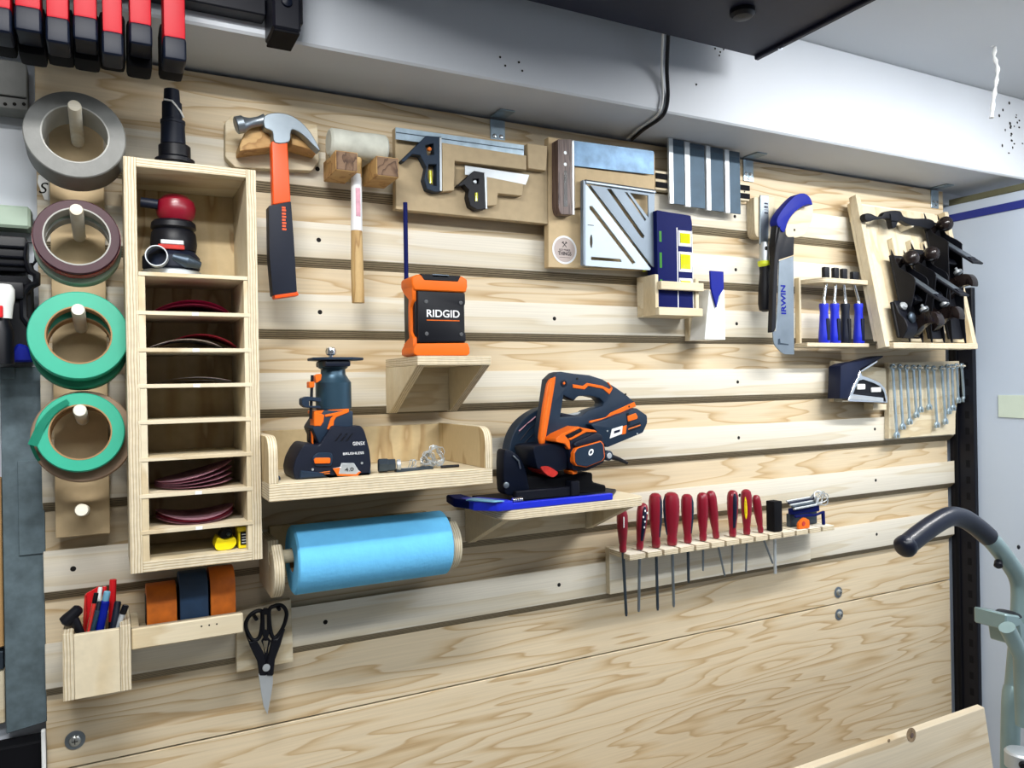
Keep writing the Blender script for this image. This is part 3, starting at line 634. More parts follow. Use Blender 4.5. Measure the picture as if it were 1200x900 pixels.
m = M(); m.prism(Q(d - .002, [(318, 165), (337, 165), (341, 237), (320, 240)]), -d + .002, -.088, 'orange_red', .004, seg=3); sh = m.build('shaft', t)
m = M(); m.prism(rnd(Q(d, [(315, 241), (341, 236), (344, 275), (348, 342), (320, 346), (316, 300)]), .002, 3), -d, -.084, 'charcoal_dark', .006, seg=3); gp = m.build('grip', t)
m = M(); m.prism(Q(d - .001, [(321, 343), (347, 338), (351, 346), (322, 350)]), -d + .001, -.086, 'orange_red', .003, seg=2); m.build('butt_cap', t)
m = M(); p = at(333, 256, d + .0004)
for k, (dz, wd) in enumerate(((-.019, 1), (-.0135, .8), (-.008, 1), (-.0025, .7), (.003, 1), (.0085, .9), (.0145, 1), (.019, .8))):
    m.box(p.x - .0036, p.x + .0036 * wd, p.y, p.y + .0012, p.z + dz - .0018, p.z + dz + .0018, 'orange_red', .0003)
m.build('grip_lettering', t, gp, label='orange vertical mark on the grip')
# ================================================================ mallet
t = T('mallet_hanger', 'hanger with two dark end-grain blocks under the white mallet', 'hanger', (X(430, .04), -.018, Zz(430, 215, .04)), 'wooden hammer hangers')
m = M(); m.prism(Q(.036, [(384, 160), (455, 166), (455, 216), (384, 208)]), -.036, -.0185, 'mdf', .001); m.build('backboard', t)
mz = (at(385, 171, .085).z + at(452, 171, .085).z) / 2
for pts in ([(393, 177), (419, 178), (420, 203), (392, 198)], [(441, 184), (467, 184), (467, 209), (441, 205)]):
    q4 = Q(.125, pts); xa_, xb_ = q4[0][0], q4[1][0]; zt_ = (q4[0][1] + q4[1][1]) / 2; zl_ = (q4[2][1] + q4[3][1]) / 2
    arc = [(-.085 + .0285 * math.cos(math.radians(g_)), mz + .0285 * math.sin(math.radians(g_))) for g_ in range(200, 331, 13)]
    arc = [(y_, z_) for y_, z_ in arc if z_ < zt_]
    zl_ = min(zl_, mz - .036)
    m = M(); m.prism([(-.125, zl_), (-.125, zt_), (min(arc[0][0] - .0005, -.113), zt_)] + arc + [(-.0365, arc[-1][1] + .002), (-.0365, zl_)], xa_, xb_, 'oak_block', .0008, 'yz'); pr = m.build('prong', t)
    m = M(); m.box(xa_ + .0015, xb_ - .0015, -.1262, -.125, zl_ + .0015, zt_ - .0015, 'walnut_block', .0004); m.build('end_grain', t, pr, label='dark end-grain face')
d = .085
a = at(385, 171, d); b = at(452, 171, d)
t = T('mallet', 'mallet with a worn white head and pale wooden handle, right of the claw hammer', 'mallet', ((a.x + b.x) / 2, -d, Zz(420, 355, d)))
m = M(); zc = (a.z + b.z) / 2; ln = b.x - a.x; m.lathe((a.x, -d, zc), (1, 0, 0), [(.022, 0), (.026, .004), (.0265, .02), (.025, ln / 2), (.0265, ln - .02), (.026, ln - .004), (.022, ln)], 'mallet_white', 36); m.build('head', t)
m = M(); m.tube([(X(423, d), -d, zc - .02), (X(421.5, d), -d, Zz(421, 240, d)), (X(421, d), -d, Zz(421, 270, d)), (X(421, d), -d, Zz(421, 320, d)), (X(421.5, d), -d, Zz(421, 355, d))], [.009, .0098, .0105, .0118, .0118], 'hickory', 18); hn = m.build('handle', t)
m = M(); m.tube([(X(421.8, d), -d, Zz(421, 205, d)), (X(421.5, d), -d, Zz(421, 240, d)), (X(421, d), -d, Zz(421, 271, d))], [.0100, .0102, .0109], 'white_print', 18); m.build('paper_label', t, hn, label='white paper label around the handle')
m = M(); m.box(X(419, d), X(424, d), -d - .0112, -d - .009, Zz(421, 255, d), Zz(421, 222, d), 'disc_pink', .0003); m.build('label_print', t, hn)
# ================================================================ combination square board
zc = lambda pts, d: zq(440, 130, 5, d, pts)
D0 = .05; D1 = .068
t = T('square_rack', 'wide grey-brown fibreboard holding the two combination squares', 'rack', (X(550, D0), -.03, Zz(550, 255, D0)), 'fibreboard square holders')
m = M(); m.prism(zc([(115, 95), (885, 188), (1008, 205), (1010, 662), (120, 575)], D0), -D0, -.031, 'mdf', .001); m.build('backboard', t)
for pts in ([(390, 185), (885, 262), (885, 345), (465, 292), (462, 466), (392, 472)], [(650, 385), (868, 428), (860, 497), (718, 482), (712, 552), (655, 556)], [(890, 190), (1008, 205), (1000, 350), (896, 336)]):
    m = M(); m.prism(zc(pts, D1), -D1, -D0 - .0003, 'mdf', .001); m.build('fence_block', t)
def csquare(name, label, rule, groove, head, hole, vial, knob, body, dr):
    t = T(name, label, 'square', (at(440 + head[0][0] / 5, 130 + head[0][1] / 5, dr)), 'combination squares')
    t.location.y = -dr
    m = M(); m.prism(zc(rule, dr), -dr, -dr + .0025, 'bracket_steel' if body == 'charcoal' else 'satin', .0002); rl = m.build('rule', t)
    if groove: m = M(); m.prism(zc(groove, dr + .0002), -dr - .0002, -dr + .0005, 'steel_dark', 0); m.build('groove', t, rl)
    hz = [zc(h, dr + .006) for h in hole]
    m = M(); m.prism(zc(head, dr + .006), -dr - .006, -D0 - .0005, body, .0008, holes=hz); hd = m.build('head', t)
    m = M(); m.prism(zc([(head[-1][0], head[-1][1]), (head[0][0], head[0][1]), (head[1][0], head[1][1]), (head[1][0] - 12, head[1][1] + 22)], dr + .0068) if False else zc(knob, dr + .0068), -dr - .0068, -dr - .0055, 'satin', .0002); m.build('ground_edge', t, hd, label='bright ground edge')
    a = zc(vial, dr + .007); m = M(); m.tube([(a[0][0], -dr - .006, a[0][1]), (a[1][0], -dr - .006, a[1][1])], .0032, 'vial', 10); m.build('vial', t, hd)
    return t, hd
ht = [(150, 290), (298, 145), (388, 152), (390, 470), (350, 474), (303, 458), (284, 400), (300, 330), (262, 258), (215, 252), (168, 300)]
t, hd = csquare('combination_square', 'larger combination square with blue-grey head at upper left of the fibreboard', [(118, 95), (870, 200), (870, 262), (118, 165)], [(120, 122), (868, 226), (868, 232), (120, 128)], ht, [[(292, 200), (340, 190), (345, 255), (305, 260)], [(310, 312), (358, 312), (358, 440), (322, 430), (305, 390)]], [(325, 425), (322, 350)], [(376, 156), (388, 156), (390, 468), (378, 468)], 'charcoal', .064)
a = zc([(318, 222)], .072)[0]; m = M(); m.lathe((a[0], -.066, a[1]), (0, -1, 0), [(.004, 0), (.004, .006), (.0025, .007)], 'orange_worn', 12); m.build('lock_nut', t, hd, label='brass lock nut')
h2 = [(480, 438), (578, 350), (642, 362), (650, 572), (600, 580), (556, 556), (542, 500), (548, 462), (520, 432), (500, 440)]
t, hd = csquare('combination_square', 'smaller combination square with black head and bright rule', [(525, 320), (902, 375), (880, 432), (650, 396), (525, 372)], None, h2, [[(570, 398), (606, 398), (606, 425), (572, 428)]], [(592, 530), (592, 480)], [(638, 364), (652, 366), (656, 572), (646, 574)], 'black_plastic', .064)
a = zc([(590, 412)], .07)[0]; m = M(); m.lathe((a[0], -.060, a[1]), (0, -1, 0), [(.0045, 0), (.0045, .005), (.003, .006)], 'satin', 12); m.build('lock_nut', t, hd)
# ================================================================ second fibreboard: try square, speed squares, sticker
zk = lambda pts, d: zq(620, 130, 4.286, d, pts)
t = T('square_rack', 'fibreboard with a round sticker, holding the try square and speed square', 'rack', (X(700, .05), -.03, Zz(700, 312, .05)), 'fibreboard square holders')
m = M(); m.prism(zk([(97, 130), (632, 218), (635, 800), (97, 785)], .05), -.05, -.031, 'mdf_light', .001); m.build('backboard', t)
m = M(); m.prism(zk([(228, 282), (632, 330), (632, 398), (283, 345), (283, 480), (232, 488)], .062), -.062, -.0503, 'mdf_light', .0008); m.build('fence_block', t)
a = zk([(178, 698)], .0505)[0]
t = T('round_sticker', 'round grey-pink sticker with a white rim and crossed tools', 'sticker', (a[0], -.05, a[1] - .03))
R_ = .0315
m = M(); m.disc((a[0], -.0502, a[1]), R_, 'white_print', seg=44, th=.0006); st = m.build('rim', t)
m = M(); m.disc((a[0], -.0508, a[1]), R_ * .86, 'sticker_face', seg=44, th=.0003); m.build('face', t)
m = M(); y = -.05125
for sg in (1, -1):
    m.mx = Matrix.Translation((a[0], y, a[1] + .0115)) @ Matrix.Rotation(math.radians(42 * sg), 4, 'Y')
    m.box(-.0008, .0008, -.0002, .0002, -.0075, .0075, 'sticker_text', 0); m.box(-.0024, .0024, -.0002, .0002, .005, .0078, 'sticker_text', 0)
m.mx = Matrix.Identity(4)
m.text('GO MAKE', (a[0], y, a[1] - .0005), .0066, 'sticker_text'); m.text('THINGS', (a[0], y, a[1] - .0085), .0115, 'sticker_text', width=.034, bold=.02); m.box(a[0] - .014, a[0] + .014, y, y + .0003, a[1] - .0172, a[1] - .0164, 'sticker_text', 0)
m.build('print', t)
t = T('try_square', 'old try square with a worn rosewood handle and mottled steel blade', 'try square', (X(662, .07), -.06, Zz(662, 250, .07)))
m = M(); m.prism(zk([(222, 148), (620, 200), (628, 206), (628, 320), (222, 275)], .066), -.066, -.0632, 'steel_mottled', .0003); m.build('blade', t)
m = M(); m.prism(rnd(zk([(145, 142), (222, 142), (226, 520), (158, 520), (147, 480)], .078), [.002, .002, .002, .008, .006], 4), -.078, -.051, 'rosewood', .0012); hn = m.build('handle', t)
m = M()
for q in ((182, 210), (182, 268)): b = zk([q], .0783)[0]; m.lathe((b[0], -.0778, b[1]), (0, -1, 0), [(.004, 0), (.0035, .0006)], 'satin', 12); m.build('rivet', t, hn); m = M()
m.prism(zk([(176, 300), (190, 300), (194, 480), (174, 480)], .0784), -.0784, -.0778, 'knob_wood', 0); m.build('brass_inlay', t, hn, label='dark inlaid strip')
m = M(); m.prism(zk([(216, 150), (226, 150), (228, 520), (219, 520)], .0786), -.0786, -.0779, 'satin', 0); m.build('wear_plate', t, hn)
# speed squares
t = T('speed_square', 'silver triangular speed square with slots in front of the fibreboard', 'speed square', (X(720, .07), -.065, Zz(720, 315, .07)), 'triangular squares')
sl1 = zk([(303, 478), (318, 478), (535, 762), (520, 770), (305, 492)], .07); sl2 = zk([(312, 732), (460, 744), (465, 758), (312, 748)], .07); sl3 = zk(circ(313, 655, 7, 12, 34), .07)
m = M(); m.prism(zk([(283, 362), (612, 792), (608, 800), (283, 778)], .07), -.07, -.066, 'aluminium', .0004, holes=[sl1, sl2, sl3]); m.build('plate', t)
m = M(); m.prism(zk([(272, 345), (284, 352), (284, 778), (272, 772)], .076), -.076, -.0645, 'alu_grey', .0006); m.build('fence', t)
m = M(); m.box(*[v for v in (zk([(295, 572)], .0702)[0][0], zk([(325, 572)], .0702)[0][0])], -.0704, -.0698, zk([(295, 574)], .07)[0][1], zk([(295, 571)], .07)[0][1], 'hole', 0); m.build('mark', t)
t = T('speed_square', 'grey slotted triangular square nested upper right of the silver one', 'speed square', (X(745, .07), -.065, Zz(745, 230, .07)), 'triangular squares')
s1 = zk([(392, 392), (412, 392), (580, 628), (575, 640), (565, 636)], .0705); s2 = zk([(482, 408), (494, 410), (588, 545), (582, 552)], .0705)
s3 = zk([(508, 412), (598, 424), (600, 535)], .0705)
m = M(); m.prism(zk([(308, 372), (632, 412), (628, 785), (614, 775)], .0705), -.0705, -.0665, 'alu_grey', .0004, holes=[s1, s2, s3]); m.build('plate', t)
m = M(); m.prism(zk([(284, 350), (636, 402), (636, 411), (290, 361)], .076), -.076, -.0662, 'aluminium', .0005); fn_ = m.build('fence', t)
m = M(); m.prism(zk([(284, 344), (636, 396), (636, 400), (284, 349)], .0745), -.0745, -.066, 'black_metal', 0); m.build('fence_edge', t, fn_, label='dark edge of the fence')
# ================================================================ knife rack
zn = lambda pts, d: zq(740, 140, 5.4545, d, pts)
xa, xb_ = X(772, .04), X(882, .04); za = Zz(772, 222, .04); zb2 = Zz(772, 200, .04)
t = T('magnetic_rack', 'wooden bar with two black magnetic strips behind the steel knives', 'rack', ((xa + xb_) / 2, -.018, za))
m = M(); m.box(xa, xb_, -.04, -.0188, za, zb2, 'birch_x', .0008); wb = m.build('bar', t)
h = (zb2 - za)
for z in (.70, .24): m = M(); m.box(xa + .0006, xb_ - .0006, -.0432, -.0402, za + h * (z - .13), za + h * (z + .15), 'black_matte', .0004); m.build('magnet', t)
p = at(872.5, 223.5, .0405); m = M(); m.disc((p.x, -.0401, (za + zb2) / 2), .002, 'hole', seg=10); m.build('screw_hole', t, wb)
KN = [((232, 118, 262, 535), (262, 192, 335, 545)), ((333, 143, 369, 555), (369, 200, 465, 566)), ((470, 168, 501, 578), (501, 222, 585, 582)), ((590, 193, 621, 594), (621, 240, 692, 586))]
KL = ['leftmost steel planer knife on the magnetic rack', 'second steel planer knife from the left on the magnetic rack', 'third steel planer knife from the left on the magnetic rack', 'rightmost steel planer knife on the magnetic rack']
for k, (e, b) in enumerate(KN):
    dd = .0464 + .0004 * (k % 2)
    pe = zn([(e[0], e[1]), (e[2], e[1] + 4), (e[2] + 1, e[3] + 3), (e[0] + 2, e[3])], dd); pb = zn([(b[0], e[1] + 6), (b[2], e[1] + 14), (b[2], b[3] + 4), (b[0] + 2, b[3])], dd)
    x0 = pe[0][0]; zc0 = pe[3][1]; zt0 = pe[0][1]; x2 = pb[1][0]; xm = pe[1][0]
    t = T('planer_knife', KL[k], 'planer knife', (x0, -.045, zc0), 'steel planer knives')
    m = M(); m.box(xm + .0001, x2, -dd, -.0434, zc0 + .0003, zt0, 'steel_dark', .0003); m.build('blade', t)
    m = M(); m.box(xm + .001, x2 - .0006, -dd - .0003, -dd, zc0 + .001, zt0 - .014, 'knife_steel', .0001); m.build('ground_face', t)
    m = M(); m.prism([(x0, -.0436), (xm, -.0434), (xm, -dd - .0016), (x0 + .002, -dd - .0016)], zc0, zt0 + .001, 'satin', .0002, 'xy'); m.build('bevel', t, label='bright bevelled edge')
# ================================================================ torpedo level in its wooden rack, V block
zl = lambda pts, d: zq(750, 240, 5.29, d, pts)
t = T('level_rack', 'small open wooden rack holding the dark blue level', 'rack', (X(790, .06), -.03, Zz(790, 372, .06)))
def zbox(u0, v0, u1, v1, dref): a = zl([(u0, v1)], dref)[0]; b = zl([(u1, v0)], dref)[0]; return a[0], b[0], a[1], b[1]
x0, x1, z0, z1 = zbox(100, 495, 375, 685, .09)
m = M(); m.box(x0, x1 - .002, -.042, -.0186, z0, z0 + (z1 - z0) * 1.25, 'birch_x', .0008); m.build('backboard', t)
m = M(); m.box(x0 - .0002, x0 + .0095, -.0885, -.0424, z0, z0 + (z1 - z0) * 1.24, 'birch_z', .0008); m.build('side_panel', t)
xr = zl([(345, 600)], .088)[0][0]; m = M(); m.box(xr, xr + .010, -.0885, -.0424, z0, z0 + (z1 - z0) * 1.18, 'birch_z', .0008); m.build('side_panel', t)
m = M(); m.box(x0 - .0002, xr + .0102, -.101, -.0888, z0, z0 + .0185, 'birch_x', .0008); m.build('front_rail', t)
m = M(); m.box(x0 + .007, xr + .0145, -.101, -.0888, z1 - .017, z1 + .002, 'birch_x', .0008); m.build('front_rail', t)
m = M(); m.box(x0 + .0098, xr - .0002, -.0885, -.0424, z0 + .0, z0 + .006, 'birch_x', .0005); m.build('shelf', t)
lx0 = x0 + .0115; lx1 = xr - .0035
zt0 = zl([(215, 48)], .08)[0][1]
t = T('torpedo_level', 'dark blue spirit level with yellow vials standing in the small rack', 'level', ((lx0 + lx1) / 2, -.06, z0 + .0065))
xm = lx0 + (lx1 - lx0) * .56
m = M(); m.prism(rnd([(lx0, z0 + .0065), (lx1, z0 + .0065), (lx1, zt0 - .02), (lx1 - .004, zt0 - .004), (lx0, zt0)], .002, 3), -.084, -.046, 'level_blue', .002, seg=2); bdy = m.build('body', t)
m = M(); m.box(xm - .0012, xm + .0012, -.0846, -.0838, z0 + .02, zt0 - .036, 'white_print', .0002); m.build('edge_stripe', t, bdy)
m = M(); m.box(lx1 - .0014, lx1 + .0002, -.0845, -.06, z0 + .02, zt0 - .04, 'white_print', .0002); m.build('edge_stripe', t, bdy)
for (v0, v1) in ((158, 245), (290, 405), (455, 520)):
    za = zl([(200, v1)], .086)[0][1]; zb2 = zl([(200, v0)], .086)[0][1]
    m = M(); m.box(xm + .0038, lx1 - .003, -.0852, -.0835, za - .002, zb2 + .002, 'white_plastic', .0015, seg=2); wd = m.build('window_frame', t)
    m = M(); m.box(xm + .0085, lx1 - .0075, -.0857, -.085, za + .005, zb2 - .004, 'vial', .0008); m.build('vial', t, wd)
    m = M(); m.box(xm + .0072, xm + .0084, -.0856, -.0851, za + .003, zb2 - .002, 'black_plastic', 0); m.build('vial_rim', t, wd)
    m = M(); m.box(lx0 + .006, lx0 + .013, -.0843, -.0838, za + .004, zb2 - .004, 'vial_green', .0002); m.build('side_vial', t)
m = M(); za = zl([(105, 420)], .05)[0][1]; m.tube([(lx0 - .0125, -.05, za), (lx0 - .0125, -.05, za + .02)], .004, 'lime', 10)
tag(m.build('vial'), 'tiny lime green vial between the speed square and the blue level', 'vial')
# white V block with blue pointed tool
x0 = zl([(395, 700)], .088)[0][0]; x1 = zl([(524, 700)], .088)[0][0]; z0 = zl([(460, 836)], .088)[0][1]; zt0 = zl([(460, 524)], .088)[0][1]
t = T('v_block', 'white block with a V notch beside the level rack', 'block', ((x0 + x1) / 2, -.03, z0))
w = x1 - x0
m = M(); m.prism([(x0, z0), (x1, z0), (x1, zt0), (x1 - w * .28, zt0), (x0 + w * .52, zt0 - .049), (x0 + w * .27, zt0)], -.09, -.036, 'white_plastic', .0008); m.build('body', t)
m = M(); m.box(x0, x1, -.0358, -.0187, z0, zt0 - .01, 'birch_z', .0008); m.build('wood_backing', t)
t = T('marking_knife', 'bright blue tool with a pointed tip standing in the V notch', 'tool', (x0 + w * .45, -.08, zt0 - .04))
xx = x0 + w * .49
m = M(); m.prism([(xx - w * .22, zt0 + .001), (xx - w * .22 - .002, zt0 + .043), (xx + w * .40, zt0 + .043), (xx + w * .40, zt0 + .002), (xx + w * .155, zt0 - .018), (xx + w * .03, zt0 - .045), (xx - w * .05, zt0 - .03)], -.096, -.0905, 'deep_blue', .001); m.build('holder', t)
m = M(); m.prism([(xx + w * .05, zt0 - .024), (xx + w * .3, zt0 - .001), (xx + w * .3, zt0 - .02), (xx + w * .12, zt0 - .038)], -.0904, -.0902, 'pale_green', 0); m.build('tip', t)
# ================================================================ chisel on a rounded block, pull saw
zr = lambda pts, d: zq(860, 210, 9, d, pts)
t = T('tool_block', 'rounded plywood block holding the upright chisel with a yellow collar', 'block', (X(888, .06), -.02, Zz(888, 280, .06)))
m = M(); m.prism(rnd(zr([(212, 190), (432, 190), (432, 622), (225, 622)], .047), [.004, .004, .022, .022], 5), -.047, -.0187, 'birch_z', .001, edge=True); m.build('block', t)
t = T('bench_chisel', 'long chisel with black handle and yellow collar, tip up against the rounded block', 'chisel', (X(886, .09), -.09, Zz(886, 362, .09)))
a = zr([(280, 165), (372, 172), (366, 690), (276, 690)], .0525)
m = M(); m.prism(a, -.0525, -.0478, 'steel', .0012); bl = m.build('blade', t)
m = M()
for q, hgt in ((245, 22), (280, 26), (318, 10), (345, 20)):
    b = zr([(322, q), (360, q + hgt)], .0529); m.prism([(b[0][0], b[0][1]), (b[1][0], b[0][1]), (b[1][0], b[1][1]), (b[0][0], b[1][1])], -.0529, -.0524, 'navy', 0)
m.build('etched_mark', t, bl, label='dark blue etched mark')
xc = zr([(318, 700)], .055)[0]; 
m = M(); m.lathe((xc[0], -.055, Zz(888, 306, .055)), (0, 0, 1), [(.0125, 0), (.0115, .04), (.008, .05)], 'satin', 24); fe = m.build('ferrule', t)
b = zr([(345, 728)], .067)[0]; m = M(); m.ell((b[0], -.0655, b[1]), (.004, .0025, .006), 'hole', 12); m.build('hole', t, fe)
m = M(); zt0 = Zz(888, 305, .055); m.lathe((xc[0] - .0003, -.055, zt0 - .016), (0, 0, 1), [(.0125, 0), (.0165, .006), (.0165, .014), (.0135, .0155)], 'lime', 24); m.build('collar', t)
zb2 = Zz(888, 365, .055); m = M(); L_ = zt0 - .008 - zb2
m.lathe((xc[0] - .0005, -.055, zb2), (.02, 0, 1), [(.006, 0), (.0145, .004), (.0175, .02), (.0165, L_ * .5), (.013, L_ * .8), (.0145, L_ - .004), (.012, L_)], 'black_plastic', 28); m.build('handle', t)
# pull saw
zs_ = lambda pts, d: zq(860, 210, 4.285, d, pts)
t = T('saw_hook', 'pale wooden hook block under the blue saw handle', 'hook', (X(945, .06), -.02, Zz(945, 278, .06)))
m = M(); m.prism(spl(zr([(560, 600), (550, 520), (600, 400), (690, 310), (780, 272), (832, 275), (826, 420), (760, 570), (690, 610), (620, 612)], .07), 3), -.07, -.0187, 'birch_x', .001); hb = m.build('hook_block', t)
a = zr([(640, 535)], .0705)[0]; m = M(); m.disc((a[0], -.0701, a[1]), .0032, 'hole', seg=10); m.build('screw_hole', t, hb)
t = T('pull_saw', 'pull saw with curved blue handle and printed steel blade', 'saw', (X(920, .085), -.08, Zz(920, 417, .085)))
D1 = .095
m = M(); m.prism(spl(zr([(462, 480), (458, 420), (500, 340), (580, 240), (660, 168), (720, 148), (770, 160), (812, 205), (830, 270), (790, 262), (720, 290), (640, 350), (575, 440), (548, 520), (520, 560)], D1), 3), -D1, -.0708, 'deep_blue', .004, seg=2); hn = m.build('handle', t)
m = M(); m.prism(zr([(455, 470), (475, 485), (520, 545), (548, 520), (550, 580), (575, 608), (640, 604), (634, 800), (480, 850), (470, 900), (440, 900), (430, 700)], D1 - .003), -D1 + .003, -.0712, 'black_plastic', .003, seg=2); m.build('handle_guard', t, hn, label='black lower part of the handle')
m = M(); m.prism(zs_([(212, 330), (232, 232), (236, 235), (222, 330), (226, 400), (218, 600), (212, 745), (206, 765), (190, 770), (196, 600), (205, 400)], D1 + .001), -D1 - .001, -D1 + .014, 'black_plastic', .0015); m.build('blade_back', t)
m = M(); m.prism(rnd(zs_([(228, 410), (300, 385), (303, 880), (250, 880), (200, 830), (196, 765), (212, 762), (222, 600)], D1 - .006), [0, 0, .002, .012, .014, .002, 0, 0], 4), -D1 + .006, -D1 + .009, 'steel', .0003); bl = m.build('blade', t)
m = M(); c_ = zs_([(250, 605)], D1 - .0056)[0]; m.text('IRWIN', (c_[0], -D1 + .0056, c_[1]), .022, 'deep_blue', a=(-.01, 0, 1), b=(-1, 0, 0), width=.074, bold=.03); m.build('lettering', t, bl)
m = M(); m.prism(zs_([(222, 803), (232, 800), (234, 822), (275, 828), (275, 834), (222, 830)], D1 - .0055), -D1 + .0055, -D1 + .006, 'steel_dark', 0); m.build('slot_mark', t, bl)
# ================================================================ chisel rack with four blue chisels
x0 = 1.648; x1 = 1.8395; zu = Zz(1000, 330, .093); zlw = Zz(980, 402, .093)
t = T('chisel_rack', 'two-shelf plywood rack holding four blue-handled chisels tips up', 'rack', ((x0 + x1) / 2, -.02, zlw - .012))
m = M(); m.prism(rnd([(x0, -.0187), (x0 + .006, -.06), (x0 + .02, -.093), (x1, -.093), (x1, -.0187)], [.001, .01, .012, .002, .002], 4), zu - .006, zu + .006, 'birch_x', 0, 'xy', edge=True, holes=[circ(X(c_, .074 - .004 * dk_) if not dk_ else X(h_, .070) - .004, -(.074 - .004 * dk_), .0062, 14) for h_, c_, dk_ in ((967, 969.8, 0), (979.5, 981, 0), (992, 987.5, 1), (1007.5, 1003.5, 0))]); us = m.build('upper_shelf', t)
m = M(); m.box(1.60, x1, -.093, -.0187, zlw - .010, zlw, 'birch_x', .0008, edge=True); m.build('lower_shelf', t)
m = M(); m.box(x0 - .008, x0 - .001, -.034, -.0187, zlw + .0003, zu + .012, 'birch_z', .0008, edge=True); m.build('side_panel', t)
CH = [(967, 969.8, 0, 'leftmost blue-handled chisel in the small rack'), (979.5, 981, 0, 'second blue-handled chisel from the left in the small rack'), (992, 987.5, 1, 'dark-handled chisel third from the left in the small rack'), (1007.5, 1003.5, 0, 'rightmost blue-handled chisel in the small rack, below the black cap')]
for k, (hx, cx_, dk, lb) in enumerate(CH):
    d = .074 - .004 * dk; xx = X(hx, d); z0 = zlw + .0006
    xt = X(cx_, d) if k in (0, 1, 3) else xx - .004
    t = T('wood_chisel', lb, 'chisel', (xx, -d, z0), 'chisels in the small rack')
    mt = 'charcoal_dark' if dk else 'blue'
    hh = Zz(hx, 356, d) - z0
    m = M(); m.lathe((xx, -d, z0), (0, 0, 1), [(.013, 0), (.0145, .003), (.0148, .02), (.0125, .05), (.0105, hh - .022), (.0125, hh - .006), (.0115, hh)], mt, 24); hn = m.build('handle', t)
    m = M(); m.box(xx - .0055, xx + .0055, -d - .0152, -d - .010, z0 + .006, z0 + hh * .62, 'navy' if not dk else 'black_plastic', .003, seg=2); m.build('grip_inlay', t, hn)
    m = M(); m.tube([(xx, -d, z0 + hh), (xx, -d, z0 + hh + .012), (xt, -d, zu - .012), (xt, -d, zu + .02)], [.0065, .0045, .0042, .0042], 'chrome', 12); m.build('shaft', t)
    hc = .031 if k < 3 else .024
    m = M(); m.box(xt - (.010 if k < 3 else .013), xt + (.010 if k < 3 else .013), -d - .006, -d + .006, zu + .0065, zu + .0065 + hc, 'black_plastic', .0035, seg=2); m.build('tip_guard', t)
# ================================================================ plane till
OX, OY, OZ = 1.842, -.118, 1.650
aV = Vector((1, 0, 0)); bV = Vector((0, .196, .981)).normalized(); nV = aV.cross(bV)   # nV points out of the board (-y)
O_ = Vector((OX, OY, OZ)); MX = Matrix.Identity(4)
for i in range(3): MX[i][0] = aV[i]; MX[i][1] = -nV[i]; MX[i][2] = bV[i]; MX[i][3] = O_[i]
def tl(px, py, w=0):
    v = ray(px, py); o = O_ + nV * w; k = (o - CAM).dot(nV) / v.dot(nV); q = CAM + v * k - o
    return q.dot(aV), q.dot(bV)
WT = .408
t = T('plane_till', 'leaning plywood till with light dividers holding the black hand planes', 'rack', (OX + .2, OY, OZ))
def lm():
    q = M(); q.mx = MX; return q
m = lm(); m.box(0, WT, .004, .014, .0, .398, 'birch_z', .0008); m.build('backboard', t)
m = lm(); m.box(-.0005, .0175, -.020, .0038, -.022, .414, 'birch_z', .001, edge=True); m.build('side_panel', t)
m = lm(); m.box(WT - .0175, WT, -.020, .0038, -.022, .40, 'birch_z', .001, edge=True); m.build('side_panel', t)
m = M(); m.box(OX + .018, OX + WT - .018, OY - .034, OY + .02, OZ - .022, OZ - .006, 'birch_x', .0008, edge=True); m.build('bottom_shelf', t)
m = M(); m.box(OX + .018, OX + WT - .02, -.03, -.0187, 1.99, 2.045, 'cleat_wood', .001, edge=True); m.build('top_rail', t)
for px in (1045, 1066, 1082, 1104):
    x_, z_ = tl(px, 275, .01); m = lm(); m.box(x_ - .006, x_ + .006, -.014, .0038, .02, .30, 'birch_z', .002); m.build('divider', t)
